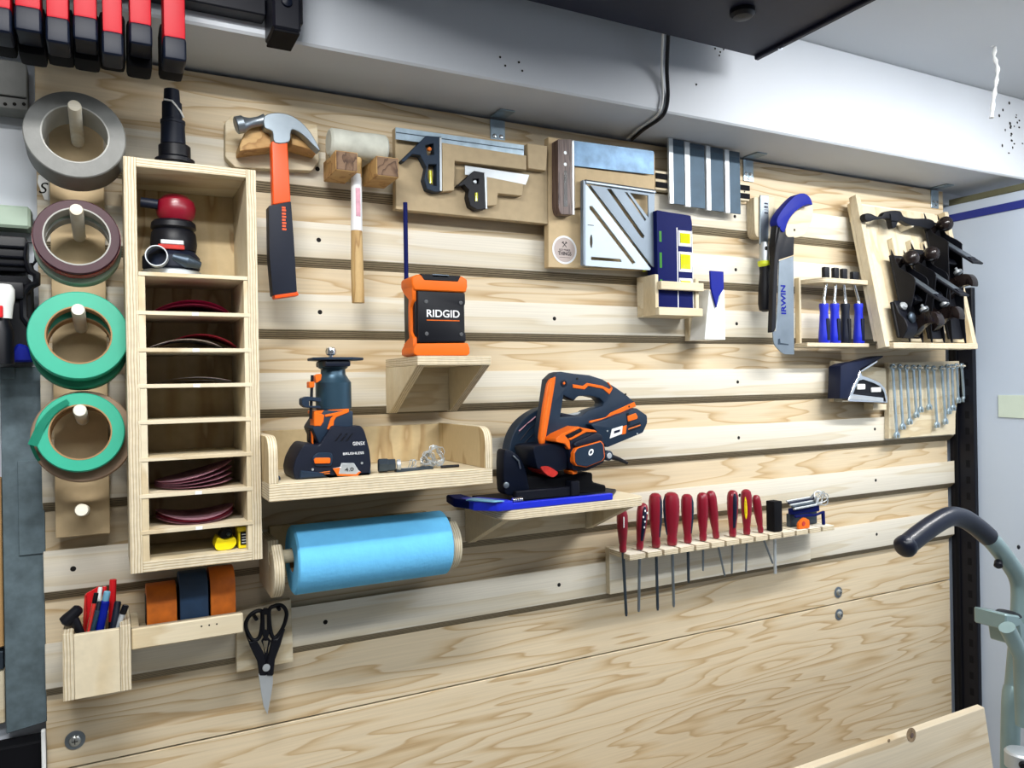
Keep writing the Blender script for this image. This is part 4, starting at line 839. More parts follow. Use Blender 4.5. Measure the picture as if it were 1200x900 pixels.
def plane(label, px, py, wid, bodyh, above, loc_grp='hand planes in the leaning till', lever=True):
    x, z = tl(px, py, .05)
    w = wid / 2
    c0 = O_ + aV * x + bV * .02
    t = T('hand_plane', label, 'hand plane', c0, loc_grp)
    zt = z + above
    m = lm(); m.box(x - w, x + w, -.022, -.0146, .003, zt, 'cast_iron', .0012); sole = m.build('sole', t)
    for sg in (-1, 1):
        m = lm(); xx = x + sg * (w - .0015); pts = spl([(.005, -.0225), (.005, -.030), (.05, -.036), (z - .095, -.070), (z - .06, -.074), (z - .02, -.038), (zt - .004, -.030), (zt - .002, -.0225)], 3)
        m.prism([(-v if False else v, u) for u, v in pts], xx - .0014, xx + .0014, 'cast_iron', .0004, 'yz'); m.build('cheek', t)
    m = lm(); m.lathe((x, -.022, z), (0, -1, 0), spl([(.015, 0), (.010, .008), (.0095, .015), (.0175, .024), (.0215, .036), (.0195, .048), (.011, .056), (.002, .058)], 4, False), 'knob_wood', 36); m.build('knob', t)
    if lever:
        za = z - .05
        m = lm(); m.prism([(-.030, za + .012), (-.034, za + .016), (-.128, za - .092), (-.124, za - .096)], x - w * .72, x + w * .72, 'cast_iron', .0015, 'yz'); ir = m.build('iron', t)
        m = lm(); m.prism([(-.0385, za + .012), (-.043, za + .008), (-.108, za - .067), (-.104, za - .071)], x - w * .45, x + w * .45, 'steel', .002, 'yz'); m.build('lever_cap', t, ir)
        m = lm(); m.prism([(-.106, za - .0705), (-.1125, za - .069), (-.120, za - .081), (-.116, za - .084)], x - w * .42, x + w * .42, 'black_metal', .0012, 'yz'); m.build('cam', t, ir)
        m = lm(); m.lathe((x, -.062, za - .085), (0, -.3, -1), [(.004, 0), (.004, .01), (.0115, .011), (.0115, .019), (.009, .02)], 'satin', 20); m.build('adjusting_nut', t)
        m = lm(); m.prism([(-.0225, za - .03), (-.055, za - .058), (-.060, za - .072), (-.0225, za - .08)], x - w * .5, x + w * .5, 'black_metal', .002, 'yz'); m.build('frog', t)
        zq_ = max(za - .150, .022)
        tot = spl([(-.0225, zq_ - .012), (-.035, zq_ - .010), (-.062, zq_ + .006), (-.092, zq_ + .004), (-.104, zq_ - .004), (-.108, zq_ + .014), (-.098, zq_ + .034), (-.072, zq_ + .040), (-.048, zq_ + .036), (-.0225, zq_ + .05)], 3)
        m = lm(); m.prism(tot, x - .013, x + .013, 'knob_wood', .005, 'yz', seg=2); m.build('tote', t)
plane('black hand plane in front, with its round knob leftmost', 1064, 304, .058, .2, .022)
plane('black hand plane in the middle of the till, knob just right of the first', 1088, 299, .058, .2, .028)
plane('tall black hand plane at the right, its knob highest', 1104, 264, .066, .3, .022)
# block plane bottom left
x, z = tl(1057, 385, .02)
t = T('block_plane', 'small black block plane low in the left bay of the till', 'hand plane', O_ + aV * x + bV * .004)
m = lm(); m.box(x - .024, x + .024, -.024, -.0146, .004, .105, 'cast_iron', .002); m.build('sole', t)
m = lm(); m.prism(spl([(-.0243, .006), (-.04, .008), (-.052, .025), (-.048, .05), (-.036, .07), (-.030, .1), (-.0243, .1)], 3), x - .022, x + .022, 'black_metal', .003, 'yz'); bd = m.build('body', t)
m = lm(); m.ell((x + .002, -.053, .052), (.013, .008, .016), 'steel_dark', 16); m.build('cap_screw', t, bd)
m = lm(); m.lathe((x, -.032, .088), (0, -1, .2), [(.01, 0), (.012, .006), (.008, .012)], 'satin', 18); m.build('knob', t)
# spokeshave hung at the top
zp = lambda pts, d: zq(980, 220, 5.4545, d, pts)
t = T('spokeshave', 'black spokeshave lying across the top of the plane till', 'spokeshave', (X(1050, .08), -.085, Zz(1050, 262, .08)))
m = M(); m.prism(spl(zp([(183, 185), (195, 163), (225, 166), (260, 182), (292, 182), (322, 150), (408, 148), (432, 182), (500, 196), (575, 196), (622, 210), (632, 238), (600, 262), (545, 250), (470, 238), (425, 212), (398, 216), (382, 252), (362, 256), (346, 200), (300, 196), (245, 206), (210, 216), (190, 206)], .09), 3), -.09, -.073, 'cast_iron', .004, seg=2); bd = m.build('body', t)
a = zp([(345, 165), (395, 165), (392, 215), (350, 212)], .092); m = M(); m.prism(a, -.0935, -.0902, 'black_metal', .001); m.build('blade_cap', t, bd)
a = zp([(672, 236)], .09)[0]; 
a = zp([(432, 250)], .11)[0]; xx, zz = tl(1059, 266, .008)
t = T('wooden_peg', 'pale rounded wooden peg under the spokeshave', 'peg', O_ + aV * xx + bV * zz)
m = lm(); m.lathe((xx, .003, zz), (0, -1, 0), [(.011, 0), (.011, .036), (.009, .039)], 'cleat_wood', 20); m.build('dowel', t)
# ================================================================ stapler in cradle + wrench rack
zh = lambda pts, d: zq(970, 405, 11.25, d, pts)
t = T('tool_cradle', 'wooden backing plate with a ledge behind the black and chrome tool', 'cradle', (X(1005, .04), -.02, Zz(1005, 472, .04)))
m = M(); m.prism(zh([(95, 200), (770, 300), (780, 740), (640, 740), (80, 740)], .036), -.036, -.0187, 'birch_x', .001, edge=True); m.build('backboard', t)
m = M(); m.prism(zh([(600, 758), (775, 770), (775, 850), (600, 850)], .05), -.05, -.0187, 'birch_x', .001); m.build('ledge', t)
D1 = .08
t = T('staple_gun', 'black and chrome hand tool with an arched window, hanging below the plane till', 'tool', (X(1010, D1), -.07, Zz(1010, 472, D1)))
m = M(); m.prism(zh([(175, 270), (250, 232), (430, 205), (650, 145), (730, 132), (740, 148), (650, 200), (440, 305), (360, 500), (280, 700), (160, 700)], D1 - .003), -D1 + .003, -.0365, 'navy', .004, seg=2); m.build('body', t)
m = M(); m.prism(zh([(430, 335), (520, 275), (655, 195), (660, 215), (530, 300), (450, 345)], D1), -D1, -D1 + .012, 'chrome', .0006); m.build('lever', t)
arch = [(270, 715), (345, 520), (400, 420), (430, 335), (455, 395), (560, 430), (690, 490), (755, 560), (785, 680), (792, 755), (270, 735)]
win = [(335, 640), (370, 550), (415, 460), (470, 445), (600, 490), (700, 540), (745, 620), (768, 740), (730, 735), (725, 685), (500, 660)]
m = M(); m.prism(zh(arch, D1), -D1, -D1 + .02, 'chrome', .0006, holes=[zh(win, D1)]); fr = m.build('frame', t)
m = M(); m.prism(zh(win, D1 - .006), -D1 + .006, -.0368, 'black_plastic', 0); m.build('window_body', t, fr)
for q in ((388, 505, 490, 580), (575, 550, 698, 615)):
    a = zh([(q[0], q[3])], D1 - .003)[0]; b = zh([(q[2], q[1])], D1 - .003)[0]; m = M(); m.box(a[0], b[0], -D1 + .001, -D1 + .0058, a[1], b[1], 'white_plastic', .003, seg=2); m.build('knob', t, fr)
m = M(); m.prism(zh([(285, 705), (735, 740), (735, 690), (320, 655)], D1 + .0006), -D1 - .0006, -D1 + .002, 'satin', .0004); m.build('base_strip', t, fr)
# wrenches
D1 = .05
t = T('wrench_rack', 'pale wooden board with a row of pins holding the wrenches', 'rack', (X(1085, .036), -.02, Zz(1085, 515, .036)))
m = M(); m.prism(zq(960, 360, 5, .036, [(412, 325), (830, 315), (838, 350), (800, 625), (798, 745), (412, 772)]), -.036, -.0187, 'birch_x', .001, edge=True); bb = m.build('backboard', t)
WR = [(1046, 430, 1051, 510, 0), (1054, 430, 1058, 500, 1), (1062, 431, 1066, 494, 0), (1070, 431, 1074, 486, 0), (1077, 431, 1079, 480, 0), (1086, 431, 1089, 477, 1), (1094, 432, 1098, 498, 1), (1103.5, 432, 1108, 494, 1), (1110, 430, 1112, 482, 0), (1115.5, 430, 1117, 478, 0), (1121, 429, 1123, 469, 0), (1127, 429, 1130, 468, 0)]
WL = ['leftmost and longest chrome wrench on the wrench board', 'second chrome wrench from the left on the wrench board', 'third chrome wrench from the left on the wrench board', 'fourth chrome wrench from the left on the wrench board', 'fifth chrome wrench from the left on the wrench board', 'short sixth chrome wrench with a dark open jaw', 'long seventh chrome wrench, open jaw downwards', 'long eighth chrome wrench, open jaw downwards', 'ninth chrome wrench from the left, fourth from the right end', 'third chrome wrench from the right end of the board', 'second chrome wrench from the right end of the board', 'rightmost small chrome wrench on the wrench board']
for k, (xa, ya, xb_, yb, fl) in enumerate(WR):
    A = at(xa, ya, D1); B = at(xb_, yb, D1); L_ = (A - B).length; ax = (A - B).normalized(); sd = Vector((ax.z, 0, -ax.x))
    B = A - ax * L_
    s_ = .0062 + .012 * L_ * .22
    m = M(); m.lathe(Vector((A.x, -.0362, A.z)), (0, -1, 0), [(.0028, 0), (.0028, .024), (.002, .025)], 'cleat_wood', 10); m.build('pin', t, None)
    tw = T('wrench', WL[k], 'wrench', (A.x, -D1, B.z), 'chrome wrenches on the board')
    def lp(u, v): q = A + sd * u + ax * v; return (q.x, q.z)
    ro = s_ * 1.35; ri = s_ * .75
    m = M(); m.prism([lp(ro * math.cos(a_ * math.pi / 10), ro * math.sin(a_ * math.pi / 10)) for a_ in range(20)], -D1 - .0035, -D1 + .0035, 'bracket_steel', .001, holes=[[lp(ri * math.cos(a_ * math.pi / 6), ri * math.sin(a_ * math.pi / 6)) for a_ in range(12)]]); m.build('ring_end', tw)
    w = s_ * .62
    m = M(); m.prism([lp(-w, -ro * .8), (lp(w, -ro * .8)), lp(w, -L_ + ro), lp(-w, -L_ + ro)], -D1 - .0026, -D1 + .0026, 'bracket_steel', .001); m.build('shank', tw)
    q = ro * 1.12
    jaw = [lp(-w, -L_ + ro * 1.1), lp(w, -L_ + ro * 1.1), lp(q, -L_ + ro * .3), lp(q * .95, -L_ - q * .7), lp(q * .5, -L_ - q * .95), lp(q * .42, -L_ - q * .1), lp(0, -L_ + q * .2), lp(-q * .42, -L_ - q * .1), lp(-q * .5, -L_ - q * .95), lp(-q * .95, -L_ - q * .7), lp(-q, -L_ + ro * .3)]
    m = M(); m.prism(jaw, -D1 - .0034, -D1 + .0034, 'bracket_steel', .0006); m.build('open_jaw', tw)
# ================================================================ radio and its shelf
SX0, SX1 = .489, .636; SF = .2
zt0 = Zz(530, 417, SF); 
def angled_shelf(name, label, x0, x1, zt, th, depth, zb, round_=0.0, inset=.0, back=.0187):
    t = T(name, label, 'shelf', ((x0 + x1) / 2, -.02, zb))
    m = M()
    if round_: m.prism(rnd([(x0, -back), (x0, -depth), (x1, -depth), (x1, -back)], [.001, round_, round_, .001], 6), zt - th, zt, 'birch_x', .0015, 'xy', edge=True)
    else: m.box(x0, x1, -depth, -back, zt - th, zt, 'birch_x', .001, edge=True)
    m.build('top_board', t)
    for xa in (x0 + inset, x1 - inset - .016):
        m = M(); m.prism([(-depth + .004 + inset, zt - th - .0003), (-back, zt - th - .0003), (-back, zb), (-back - .018, zb)], xa, xa + .016, 'birch_z', .0008, 'yz', edge=True); m.build('side_bracket', t)
    m = M(); m.box(x0 + inset + .0165, x1 - inset - .0165, -back - .014, -back, zb + .002, zt - th - .0004, 'birch_x', .0005); m.build('backboard', t)
    return t
angled_shelf('radio_shelf', 'small plywood shelf with slanted side brackets under the orange radio', SX0, SX1, zt0, .017, SF, Zz(465, 484, .03))
zr_ = lambda pts, d: zq(440, 240, 3.4615, d, pts)
RF = .19; RB = .125; z0 = zt0 + .0006
x0, x1 = X(487, RF), X(549, RF); zt1 = Zz(515, 323, RF); H = zt1 - z0; Wd = x1 - x0
t = T('radio', 'orange and black jobsite radio with a long antenna on the small shelf', 'radio', ((x0 + x1) / 2, -.157, z0))
m = M(); m.box(x0 + .003, x1 - .002, -RF + .006, -RB, z0 + .01, zt1 - .012, 'black_plastic', .004, seg=2); m.build('body', t)
# bumper profile seen from the side: orange bands above, below and on the left edge
m = M(); m.prism([(x0 + .001, zt1 - .029), (x0 - .0035, zt1 - .018), (x0 - .0035, zt1 - .005), (x0 + .008, zt1 + .001), (x1 - .009, zt1 + .001), (x1 + .002, zt1 - .004), (x1 + .002, zt1 - .018), (x1 - .001, zt1 - .029)], -RF, -RB - .004, 'orange', .005, seg=3); tb_ = m.build('top_bumper', t)
m = M(); m.prism([(x0 + .001, z0 + .022), (x0 - .0035, z0 + .012), (x0 - .0035, z0 + .003), (x0 + .002, z0), (x1 - .002, z0), (x1 + .003, z0 + .004), (x1 + .003, z0 + .014), (x1 - .001, z0 + .024)], -RF - .003, -RB - .002, 'orange', .005, seg=3); m.build('bottom_bumper', t)
m = M(); m.prism(rnd([(-RF + .004, z0 + .014), (-RF + .004, zt1 - .02), (-RF + .020, zt1 - .03), (-RF + .034, zt1 - .054), (-RF + .034, z0 + .054), (-RF + .020, z0 + .03)], .003, 3) if False else [(-RB - .012, z0 + .014), (-RF + .004, z0 + .014), (-RF + .004, z0 + .032), (-RF + .016, z0 + .044), (-RF + .016, zt1 - .058), (-RF + .004, zt1 - .046), (-RF + .004, zt1 - .018), (-RB - .012, zt1 - .018), (-RB - .012, zt1 - .028), (-RF + .024, zt1 - .044), (-RF + .027, zt1 - .06), (-RF + .027, z0 + .046), (-RF + .024, z0 + .034), (-RB - .012, z0 + .024)], x0 - .002, x0 + .006, 'orange', .001, 'yz'); m.build('side_frame', t)
m = M(); m.prism(rnd([(x0 + .0065, z0 + .024), (x1 - .004, z0 + .026), (x1 - .004, z0 + .040), (x1 - .007, z0 + .046), (x1 - .007, zt1 - .056), (x1 - .004, zt1 - .05), (x1 - .004, zt1 - .030), (x0 + .0065, zt1 - .030)], .002, 2), -RF - .001, -RF + .0065, 'black_plastic', .002, seg=2); fp = m.build('front_panel', t)
for u, v in ((.17, .80), (.90, .80), (.17, .17), (.90, .17)):
    xx = x0 + .0065 + (Wd - .0105) * u; zz = z0 + .024 + (H - .054) * v
    m = M(); m.lathe((xx, -RF - .001, zz), (0, -1, 0), [(.0042, 0), (.0036, .0014), (.001, .0016)], 'chrome', 14); m.build('screw', t, fp)
m = M(); xm = x0 + Wd * .53; zm = z0 + H * .52; m.text('RIDGID', (xm, -RF - .0014, zm), .019, 'white_print', width=Wd * .62, bold=.012); m.build('lettering', t, fp)
m = M(); m.box(xm - Wd * .31, xm + Wd * .31, -RF - .0017, -RF - .001, zm - .0125, zm - .0109, 'orange', 0); m.build('underline', t, fp)
m = M(); m.prism([(x0 + .020, zt1 - .0095), (x0 + .012, zt1 + .0016), (x1 - .012, zt1 + .0016), (x1 - .018, zt1 - .0095)], -RF - .001, -RF + .03, 'black_plastic', .001); m.box(x0 + .036, x1 - .036, -RF - .001, -RF + .01, zt1 - .003, zt1 + .0022, 'alu_grey', .0006); m.build('handle', t, tb_)
xa_ = x0 + .006; m = M(); ya = -RB - .012; a = at(476.5, 250, -ya)
xa_ = at(476, 320, -ya).x; m.tube([(xa_, ya, zt1 - .004), (xa_ + .0005, ya, Zz(476, 250, -ya) + .02)], .0042, 'level_blue', 10); m.build('antenna', t)
# ================================================================ long shelf with router
LX0, LX1 = .2185, .611; LF = .25; zt0 = Zz(500, 556, LF); zft = Zz(576, 547, LF); zfb = Zz(576, 566, LF)
zft = (Zz(576, 547.5, LF) + Zz(330, 568, LF)) / 2; zfb = (Zz(576, 566, LF) + Zz(330, 588.5, LF)) / 2
t = T('long_shelf', 'long plywood shelf with rounded end boards carrying the router', 'shelf', ((LX0 + LX1) / 2, -.02, zfb))
m = M(); m.box(LX0, LX1, -LF, -.0187, zfb, zft, 'birch_x', .001, edge=True); m.build('shelf_board', t)
zbk = Zz(500, 497, .03); zend = Zz(560, 494, LF)
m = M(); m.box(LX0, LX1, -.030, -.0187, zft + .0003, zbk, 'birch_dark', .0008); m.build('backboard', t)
zend = zbk + .002
for xa in (LX0, LX1 - .0145):
    m = M(); m.prism(rnd([(-LF, zft + .0003), (-.0305, zft + .0003), (-.0305, zend), (-LF, zend)], [.001, .001, .001, .07], 8), xa, xa + .0145, 'birch_dark', .0006, 'yz', edge=True); m.build('end_board', t)
# router
RD = .165; zq_ = zft + .0006
zo = lambda pts, d: zq(330, 400, 5.29, d, pts)
cxr = X(393, RD)
t = T('trim_router', 'cordless trim router standing upside down on its orange and black battery', 'router', (cxr, -RD, zq_))
f0 = .215
bp = [(82, 862), (70, 800), (84, 735), (118, 670), (150, 632), (235, 645), (290, 560), (318, 520), (345, 525), (420, 530), (490, 520), (512, 548), (528, 600), (548, 680), (556, 770), (550, 838), (320, 850)]
pb = [(x, max(z, zq_)) for x, z in zo(bp, f0)]
m = M(); m.prism(rnd(pb, .004, 2), -f0, -f0 + .085, 'charcoal_dark', .006, seg=3); bt = m.build('battery_body', t)
m = M(); m.prism([(x, max(z, zq_ + .001)) for x, z in zo([(112, 852), (118, 800), (250, 815), (300, 842), (540, 828), (552, 790), (556, 836), (320, 852)], f0 + .003)], -f0 - .003, -f0 + .004, 'charcoal', .002); m.build('base_band', t, bt)
m = M(); m.prism(rnd(zo([(190, 720), (225, 690), (310, 690), (322, 720), (310, 775), (205, 775)], f0 + .003), .004, 3), -f0 - .003, -f0 + .004, 'charcoal', .002); la = m.build('latch_surround', t, bt)
m = M(); m.prism(rnd(zo([(202, 730), (212, 722), (303, 722), (302, 756), (205, 758)], f0 + .006), .002, 3), -f0 - .006, -f0 - .002, 'orange', .0015, seg=2); m.build('latch_button', t, bt)
m = M(); m.prism(zo([(318, 788), (365, 780), (372, 755), (450, 755), (478, 800), (492, 808), (470, 832), (350, 832)], f0 + .0035), -f0 - .0035, -f0 + .003, 'satin', .001); pl = m.build('badge', t, bt)
m = M(); m.prism(zo([(318, 788), (362, 782), (352, 830), (345, 830)], f0 + .004), -f0 - .004, -f0 - .0036, 'orange', 0); m.prism(zo([(345, 834), (470, 834), (492, 808), (480, 808), (462, 824), (350, 822)], f0 + .004), -f0 - .004, -f0 - .0034, 'orange', 0); m.build('badge_trim', t, bt)
m = M(); c_ = zo([(420, 795)], f0 + .004)[0]; m.text('4.0', (c_[0], -f0 - .0038, c_[1]), .009, 'black_plastic', width=.015); m.build('badge_lettering', t, bt)
m = M(); c_ = zo([(482, 634)], f0 + .0005)[0]; m.text('GEN5X', (c_[0] - .001, -f0 - .0005, c_[1]), .0085, 'white_print', width=.021); m.build('logo_lettering', t, bt)
m = M(); c_ = zo([(445, 695)], f0 + .0005)[0]; m.text('BRUSHLESS', (c_[0], -f0 - .0005, c_[1]), .0058, 'white_print', width=.036); m.build('lettering', t, bt)
for q in ((192, 795), (498, 755)):
    c_ = zo([q], f0)[0]; m = M(); m.lathe((c_[0], -f0 - .0001, c_[1]), (0, -1, 0), [(.0022, 0), (.0018, .001)], 'satin', 10); m.build('screw', t, bt)
for k in range(2):
    m = M(); m.prism(zo([(215 + k * 0, 815 + 12 * k), (300, 803 + 12 * k), (300, 808 + 12 * k), (215, 822 + 12 * k)], f0 + .0004), -f0 - .0004, -f0 + .001, 'orange_worn', 0); m.build('print_line', t, bt)
for k in range(3):
    m = M(); m.prism(zo([(330 + 34 * k, 618), (368 + 34 * k, 570), (376 + 34 * k, 570), (340 + 34 * k, 618)], f0 + .0006), -f0 - .0006, -f0 + .001, 'black_plastic', 0); m.build('vent_slot', t, bt)
f1 = .205
m = M(); m.prism(zo([(190, 540), (262, 425), (445, 430), (445, 545), (410, 640), (235, 640)], f1), -f1, -f1 + .07, 'charcoal', .004, seg=2); nk = m.build('neck', t)
m = M(); m.prism(zo([(202, 440), (268, 455), (262, 500), (245, 528), (202, 528)], f1 + .001), -f1 - .001, -f1 + .03, 'orange', .0015); m.build('front_trim', t, nk, label='orange panel')
m = M(); m.prism(zo([(268, 455), (418, 425), (418, 440), (340, 470), (325, 495), (322, 535), (405, 545), (404, 550), (282, 546), (305, 478), (320, 462), (272, 470)], f1 + .0015), -f1 - .0015, -f1 + .004, 'orange', .0008); m.build('trim_line', t, nk, label='orange trim line')
m = M(); m.prism(zo([(172, 545), (205, 545), (205, 640), (172, 625)], f1 - .02), -f1 + .02, -f1 + .04, 'black_plastic', .001); m.prism(zo([(182, 556), (198, 556), (198, 640), (186, 630)], f1 - .018), -f1 + .018, -f1 + .022, 'orange', .0005); m.build('guide_post', t, nk)
# motor cylinder
zc_ = lambda v: zo([(320, v)], RD)[0][1]
r1 = (zo([(428, 300)], RD)[0][0] - zo([(212, 300)], RD)[0][0]) / 2; cxr = (zo([(428, 300)], RD)[0][0] + zo([(212, 300)], RD)[0][0]) / 2
zz0 = zc_(428)
prof = [(r1 * .8, 0), (r1, .003), (r1, zc_(255) - zz0), (r1 * .86, zc_(235) - zz0), (r1 * .70, zc_(205) - zz0), (r1 * .68, zc_(175) - zz0), (r1 * .82, zc_(165) - zz0), (r1 * .86, zc_(130) - zz0), (r1 * .5, zc_(122) - zz0)]
m = M(); m.lathe((cxr, -RD, zz0), (0, 0, 1), prof, 'anodised', 40); mc = m.build('motor_housing', t)
m = M(); a = zo([(175, 125)], RD)[0]; b = zo([(488, 98)], RD)[0]
bx = [(a[0], -RD - .02), (cxr - .02, -RD - .042), (cxr + .024, -RD - .042), (b[0], -RD - .02), (b[0], -RD + .02), (cxr + .024, -RD + .042), (cxr - .02, -RD + .042), (a[0], -RD + .02)]
m.prism(bx, zc_(120), zc_(103), 'charcoal', .0012, 'xy'); bs = m.build('base_plate', t)
m = M(); m.box(cxr - .022, cxr + .022, -RD - .036, -RD + .036, zc_(160), zc_(121), 'charcoal_dark', .004, seg=2); m.build('base_collar', t, bs)
m = M(); c_ = zo([(305, 72)], RD)[0]; m.lathe((c_[0], -RD, zc_(102)), (0, 0, 1), [(.004, 0), (.004, .004), (.0085, .006), (.0095, .011), (.0075, .017), (.003, .019)], 'chrome', 22); m.build('bearing_bit', t)
m = M(); m.prism(zo([(172, 250), (205, 250), (205, 285), (172, 290)], f1), -f1, -f1 + .02, 'orange', .001); m.prism(zo([(208, 215), (235, 200), (250, 205), (245, 240), (215, 260)], f1), -f1, -f1 + .02, 'orange', .001); m.build('height_adjuster', t, mc, label='orange height adjuster')
m = M(); m.tube([tuple(at(330 + 190 / 5.29, 400 + 210 / 5.29, .2)), tuple(at(330 + 180 / 5.29, 400 + 480 / 5.29, .2))], .0026, 'black_plastic', 8); m.build('depth_rod', t, mc)
m = M(); m.prism(rnd(zo([(125, 355), (160, 342), (245, 350), (245, 378), (172, 368), (172, 402), (245, 400), (245, 418), (150, 412), (125, 395)], f1 + .002), .0015, 2), -f1 - .002, -f1 + .02, 'charcoal', .0015); m.build('lock_lever', t, mc)
m = M(); m.prism(zo([(202, 432), (418, 418), (418, 442), (202, 452)], f1 - .002), -f1 + .002, -f1 + .05, 'orange', .001); m.build('orange_ring', t, mc, label='orange band under the motor')
# loose hardware on the shelf
p = at(452, 548, .2); zt_ = zft + .0005
t = T('collet_nut', 'dark metal collet nut lying right of the router battery', 'nut', (p.x, -.2, zt_))
m = M(); m.lathe((X(441, .2), -.2, zt_ + .0125), (1, -.25, 0), [(.010, 0), (.0125, .002), (.0125, .016), (.011, .018), (.011, .03), (.007, .031)], 'steel_dark', 6); nb = m.build('hex_body', t)
m = M(); m.lathe((X(441, .2) + .032, -.209, zt_ + .0125), (1, -.25, 0), [(.0095, 0), (.0095, .006), (.006, .007)], 'satin', 20); m.build('sleeve', t, nb)
t = T('flat_wrench', 'flat grey steel wrench lying on the long shelf beside the wire coils', 'wrench', (X(480, .2), -.2, zt_))
m = M(); xw0, xw1 = X(462, .21), X(498, .19); m.prism(rnd([(xw0, -.215), (xw0 + .05, -.205), (xw1, -.2), (xw1 + .008, -.206), (xw1 + .006, -.19), (xw1 - .01, -.187), (xw0 + .05, -.193), (xw0, -.2)], .003, 3), zt_, zt_ + .005, 'steel_dark', .001, 'xy'); m.build('body', t)
m = M(); m.text('A', (xw0 + .02, -.205, zt_ + .0052), .001, 'steel', a=(1, 0, 0), b=(0, 1, 0)) if False else m.box(xw0 + .01, xw0 + .04, -.207, -.2, zt_ + .005, zt_ + .0056, 'satin', .0002); m.build('label', t)
random.seed(21)
for k, (px, ry, lb) in enumerate(((482, .007, 'small upright wire ring left of the coils on the long shelf'), (500, .012, 'middle loose coil of bright wire on the long shelf'), (508, .016, 'larger loose coil of bright wire on the long shelf'))):
    cxw = X(px, .185); pts = []
    n = 30 if k == 0 else 90
    for q in range(n):
        a_ = q * .42; rr = ry * (1 + .25 * math.sin(q * 1.3 + k))
        pts.append((cxw + rr * math.cos(a_) + .004 * math.sin(q * .37), -.185 - .02 * (q / n - .5) - .004 * math.cos(q * .9), zt_ + ry * 1.27 + .0016 + rr * .98 * math.sin(a_)))
    m = M(); m.tube(pts, .0009, 'satin', 5); tag(m.build('wire_coil'), lb, 'wire', 'wire coils on the long shelf')
m = M(); m.tube([(X(515, .2), -.2, zt_ + .0025), (X(536, .2), -.2, zt_ + .0025)], .0024, 'black_plastic', 8); tag(m.build('hex_key'), 'short black rod lying near the right end of the long shelf', 'rod')
xh = X(323, .22); m = M(); m.lathe((xh, -.22, zt_), (0, 0, 1), [(.005, 0), (.005, .006), (.003, .009)], 'chrome', 6); tag(m.build('hex_nut'), 'tiny metal nut at the left end of the long shelf', 'nut')
# ================================================================ saw shelf and circular saw
ZS = Zz(640, 594, .22)
angled_shelf('saw_shelf', 'plywood shelf with rounded corners and slanted brackets under the circular saw', .645, .978, ZS, .018, .222, Zz(560, 634, .03), round_=.03, inset=.012)
sz = lambda pts, d: zq(590, 425, 5.144, d, pts)
zb = ZS + .0006
t = T('circular_saw', 'dark grey and orange cordless circular saw resting on the angled shelf', 'circular saw', (.78, -.12, zb))
# base plate
bp0 = .648; bp1 = .905
m = M(); m.prism([(.662, -.2), (.672, -.208), (.90, -.206), (.962, -.135), (.945, -.045), (.662, -.045)], zb, zb + .0065, 'charcoal_dark', .001, 'xy'); bpl = m.build('base_plate', t)
m = M(); m.prism([(.70, -.17), (.84, -.17), (.84, -.155), (.70, -.155)], zb + .0067, zb + .026, 'black_metal', .002, 'xy'); m.prism([(.825, -.175), (.845, -.175), (.845, -.14), (.825, -.14)], zb + .0067, zb + .037, 'black_metal', .002, 'xy'); m.build('tilt_bracket', t, bpl)
m = M(); m.box(.69, .80, -.192, -.186, zb + .0064, zb + .0072, 'satin', .0001); m.build('scale', t, bpl)
# upper blade guard at the back
G = .09
gd = spl(sz([(28, 600), (36, 520), (60, 430), (105, 360), (170, 305), (240, 272), (300, 268), (360, 330), (380, 450), (360, 560), (330, 660), (160, 700), (40, 690)], G), 4)
m = M(); m.prism(gd, -G, -G + .035, 'charcoal', .006, seg=3); gu = m.build('upper_guard', t)
m = M()
for (q0, q1) in (((90, 430), (205, 330)), ((100, 470), (220, 350)), ((100, 520), (225, 400)), ((110, 560), (228, 450))):
    a, b = sz([q0, q1], G + .001); m.tube([(a[0], -G - .0004, a[1]), ((a[0] + b[0]) / 2 - .002, -G - .0006, (a[1] + b[1]) / 2 + .003), (b[0], -G - .0004, b[1])], .0012, 'charcoal_dark', 6)
a, b = sz([(95, 412), (195, 325)], G + .001); m.tube([(a[0], -G, a[1]), (b[0], -G, b[1])], .0013, 'disc_pink', 6)
m.build('guard_rib', t, gu)
LG = .15
m = M(); m.prism(spl(sz([(4, 545), (38, 528), (92, 562), (128, 625), (150, 715), (150, 795), (30, 800), (4, 740)], LG), 3), -LG, -LG + .035, 'black_gloss', .005, seg=2); lg = m.build('lower_guard', t)
a = sz([(14, 738)], LG)[0]; m = M(); m.lathe((a[0], -LG, a[1]), (0, -1, 0), [(.006, 0), (.006, .003), (.0035, .004)], 'steel', 16); m.build('bolt', t, lg)
a, b = sz([(60, 560), (105, 640)], LG + .004); m = M(); m.tube([(a[0], -LG - .002, a[1]), ((a[0] + b[0]) / 2 + .004, -LG - .003, (a[1] + b[1]) / 2 + .002), (b[0], -LG - .002, b[1])], .0018, 'steel', 8); m.build('rim', t, lg)
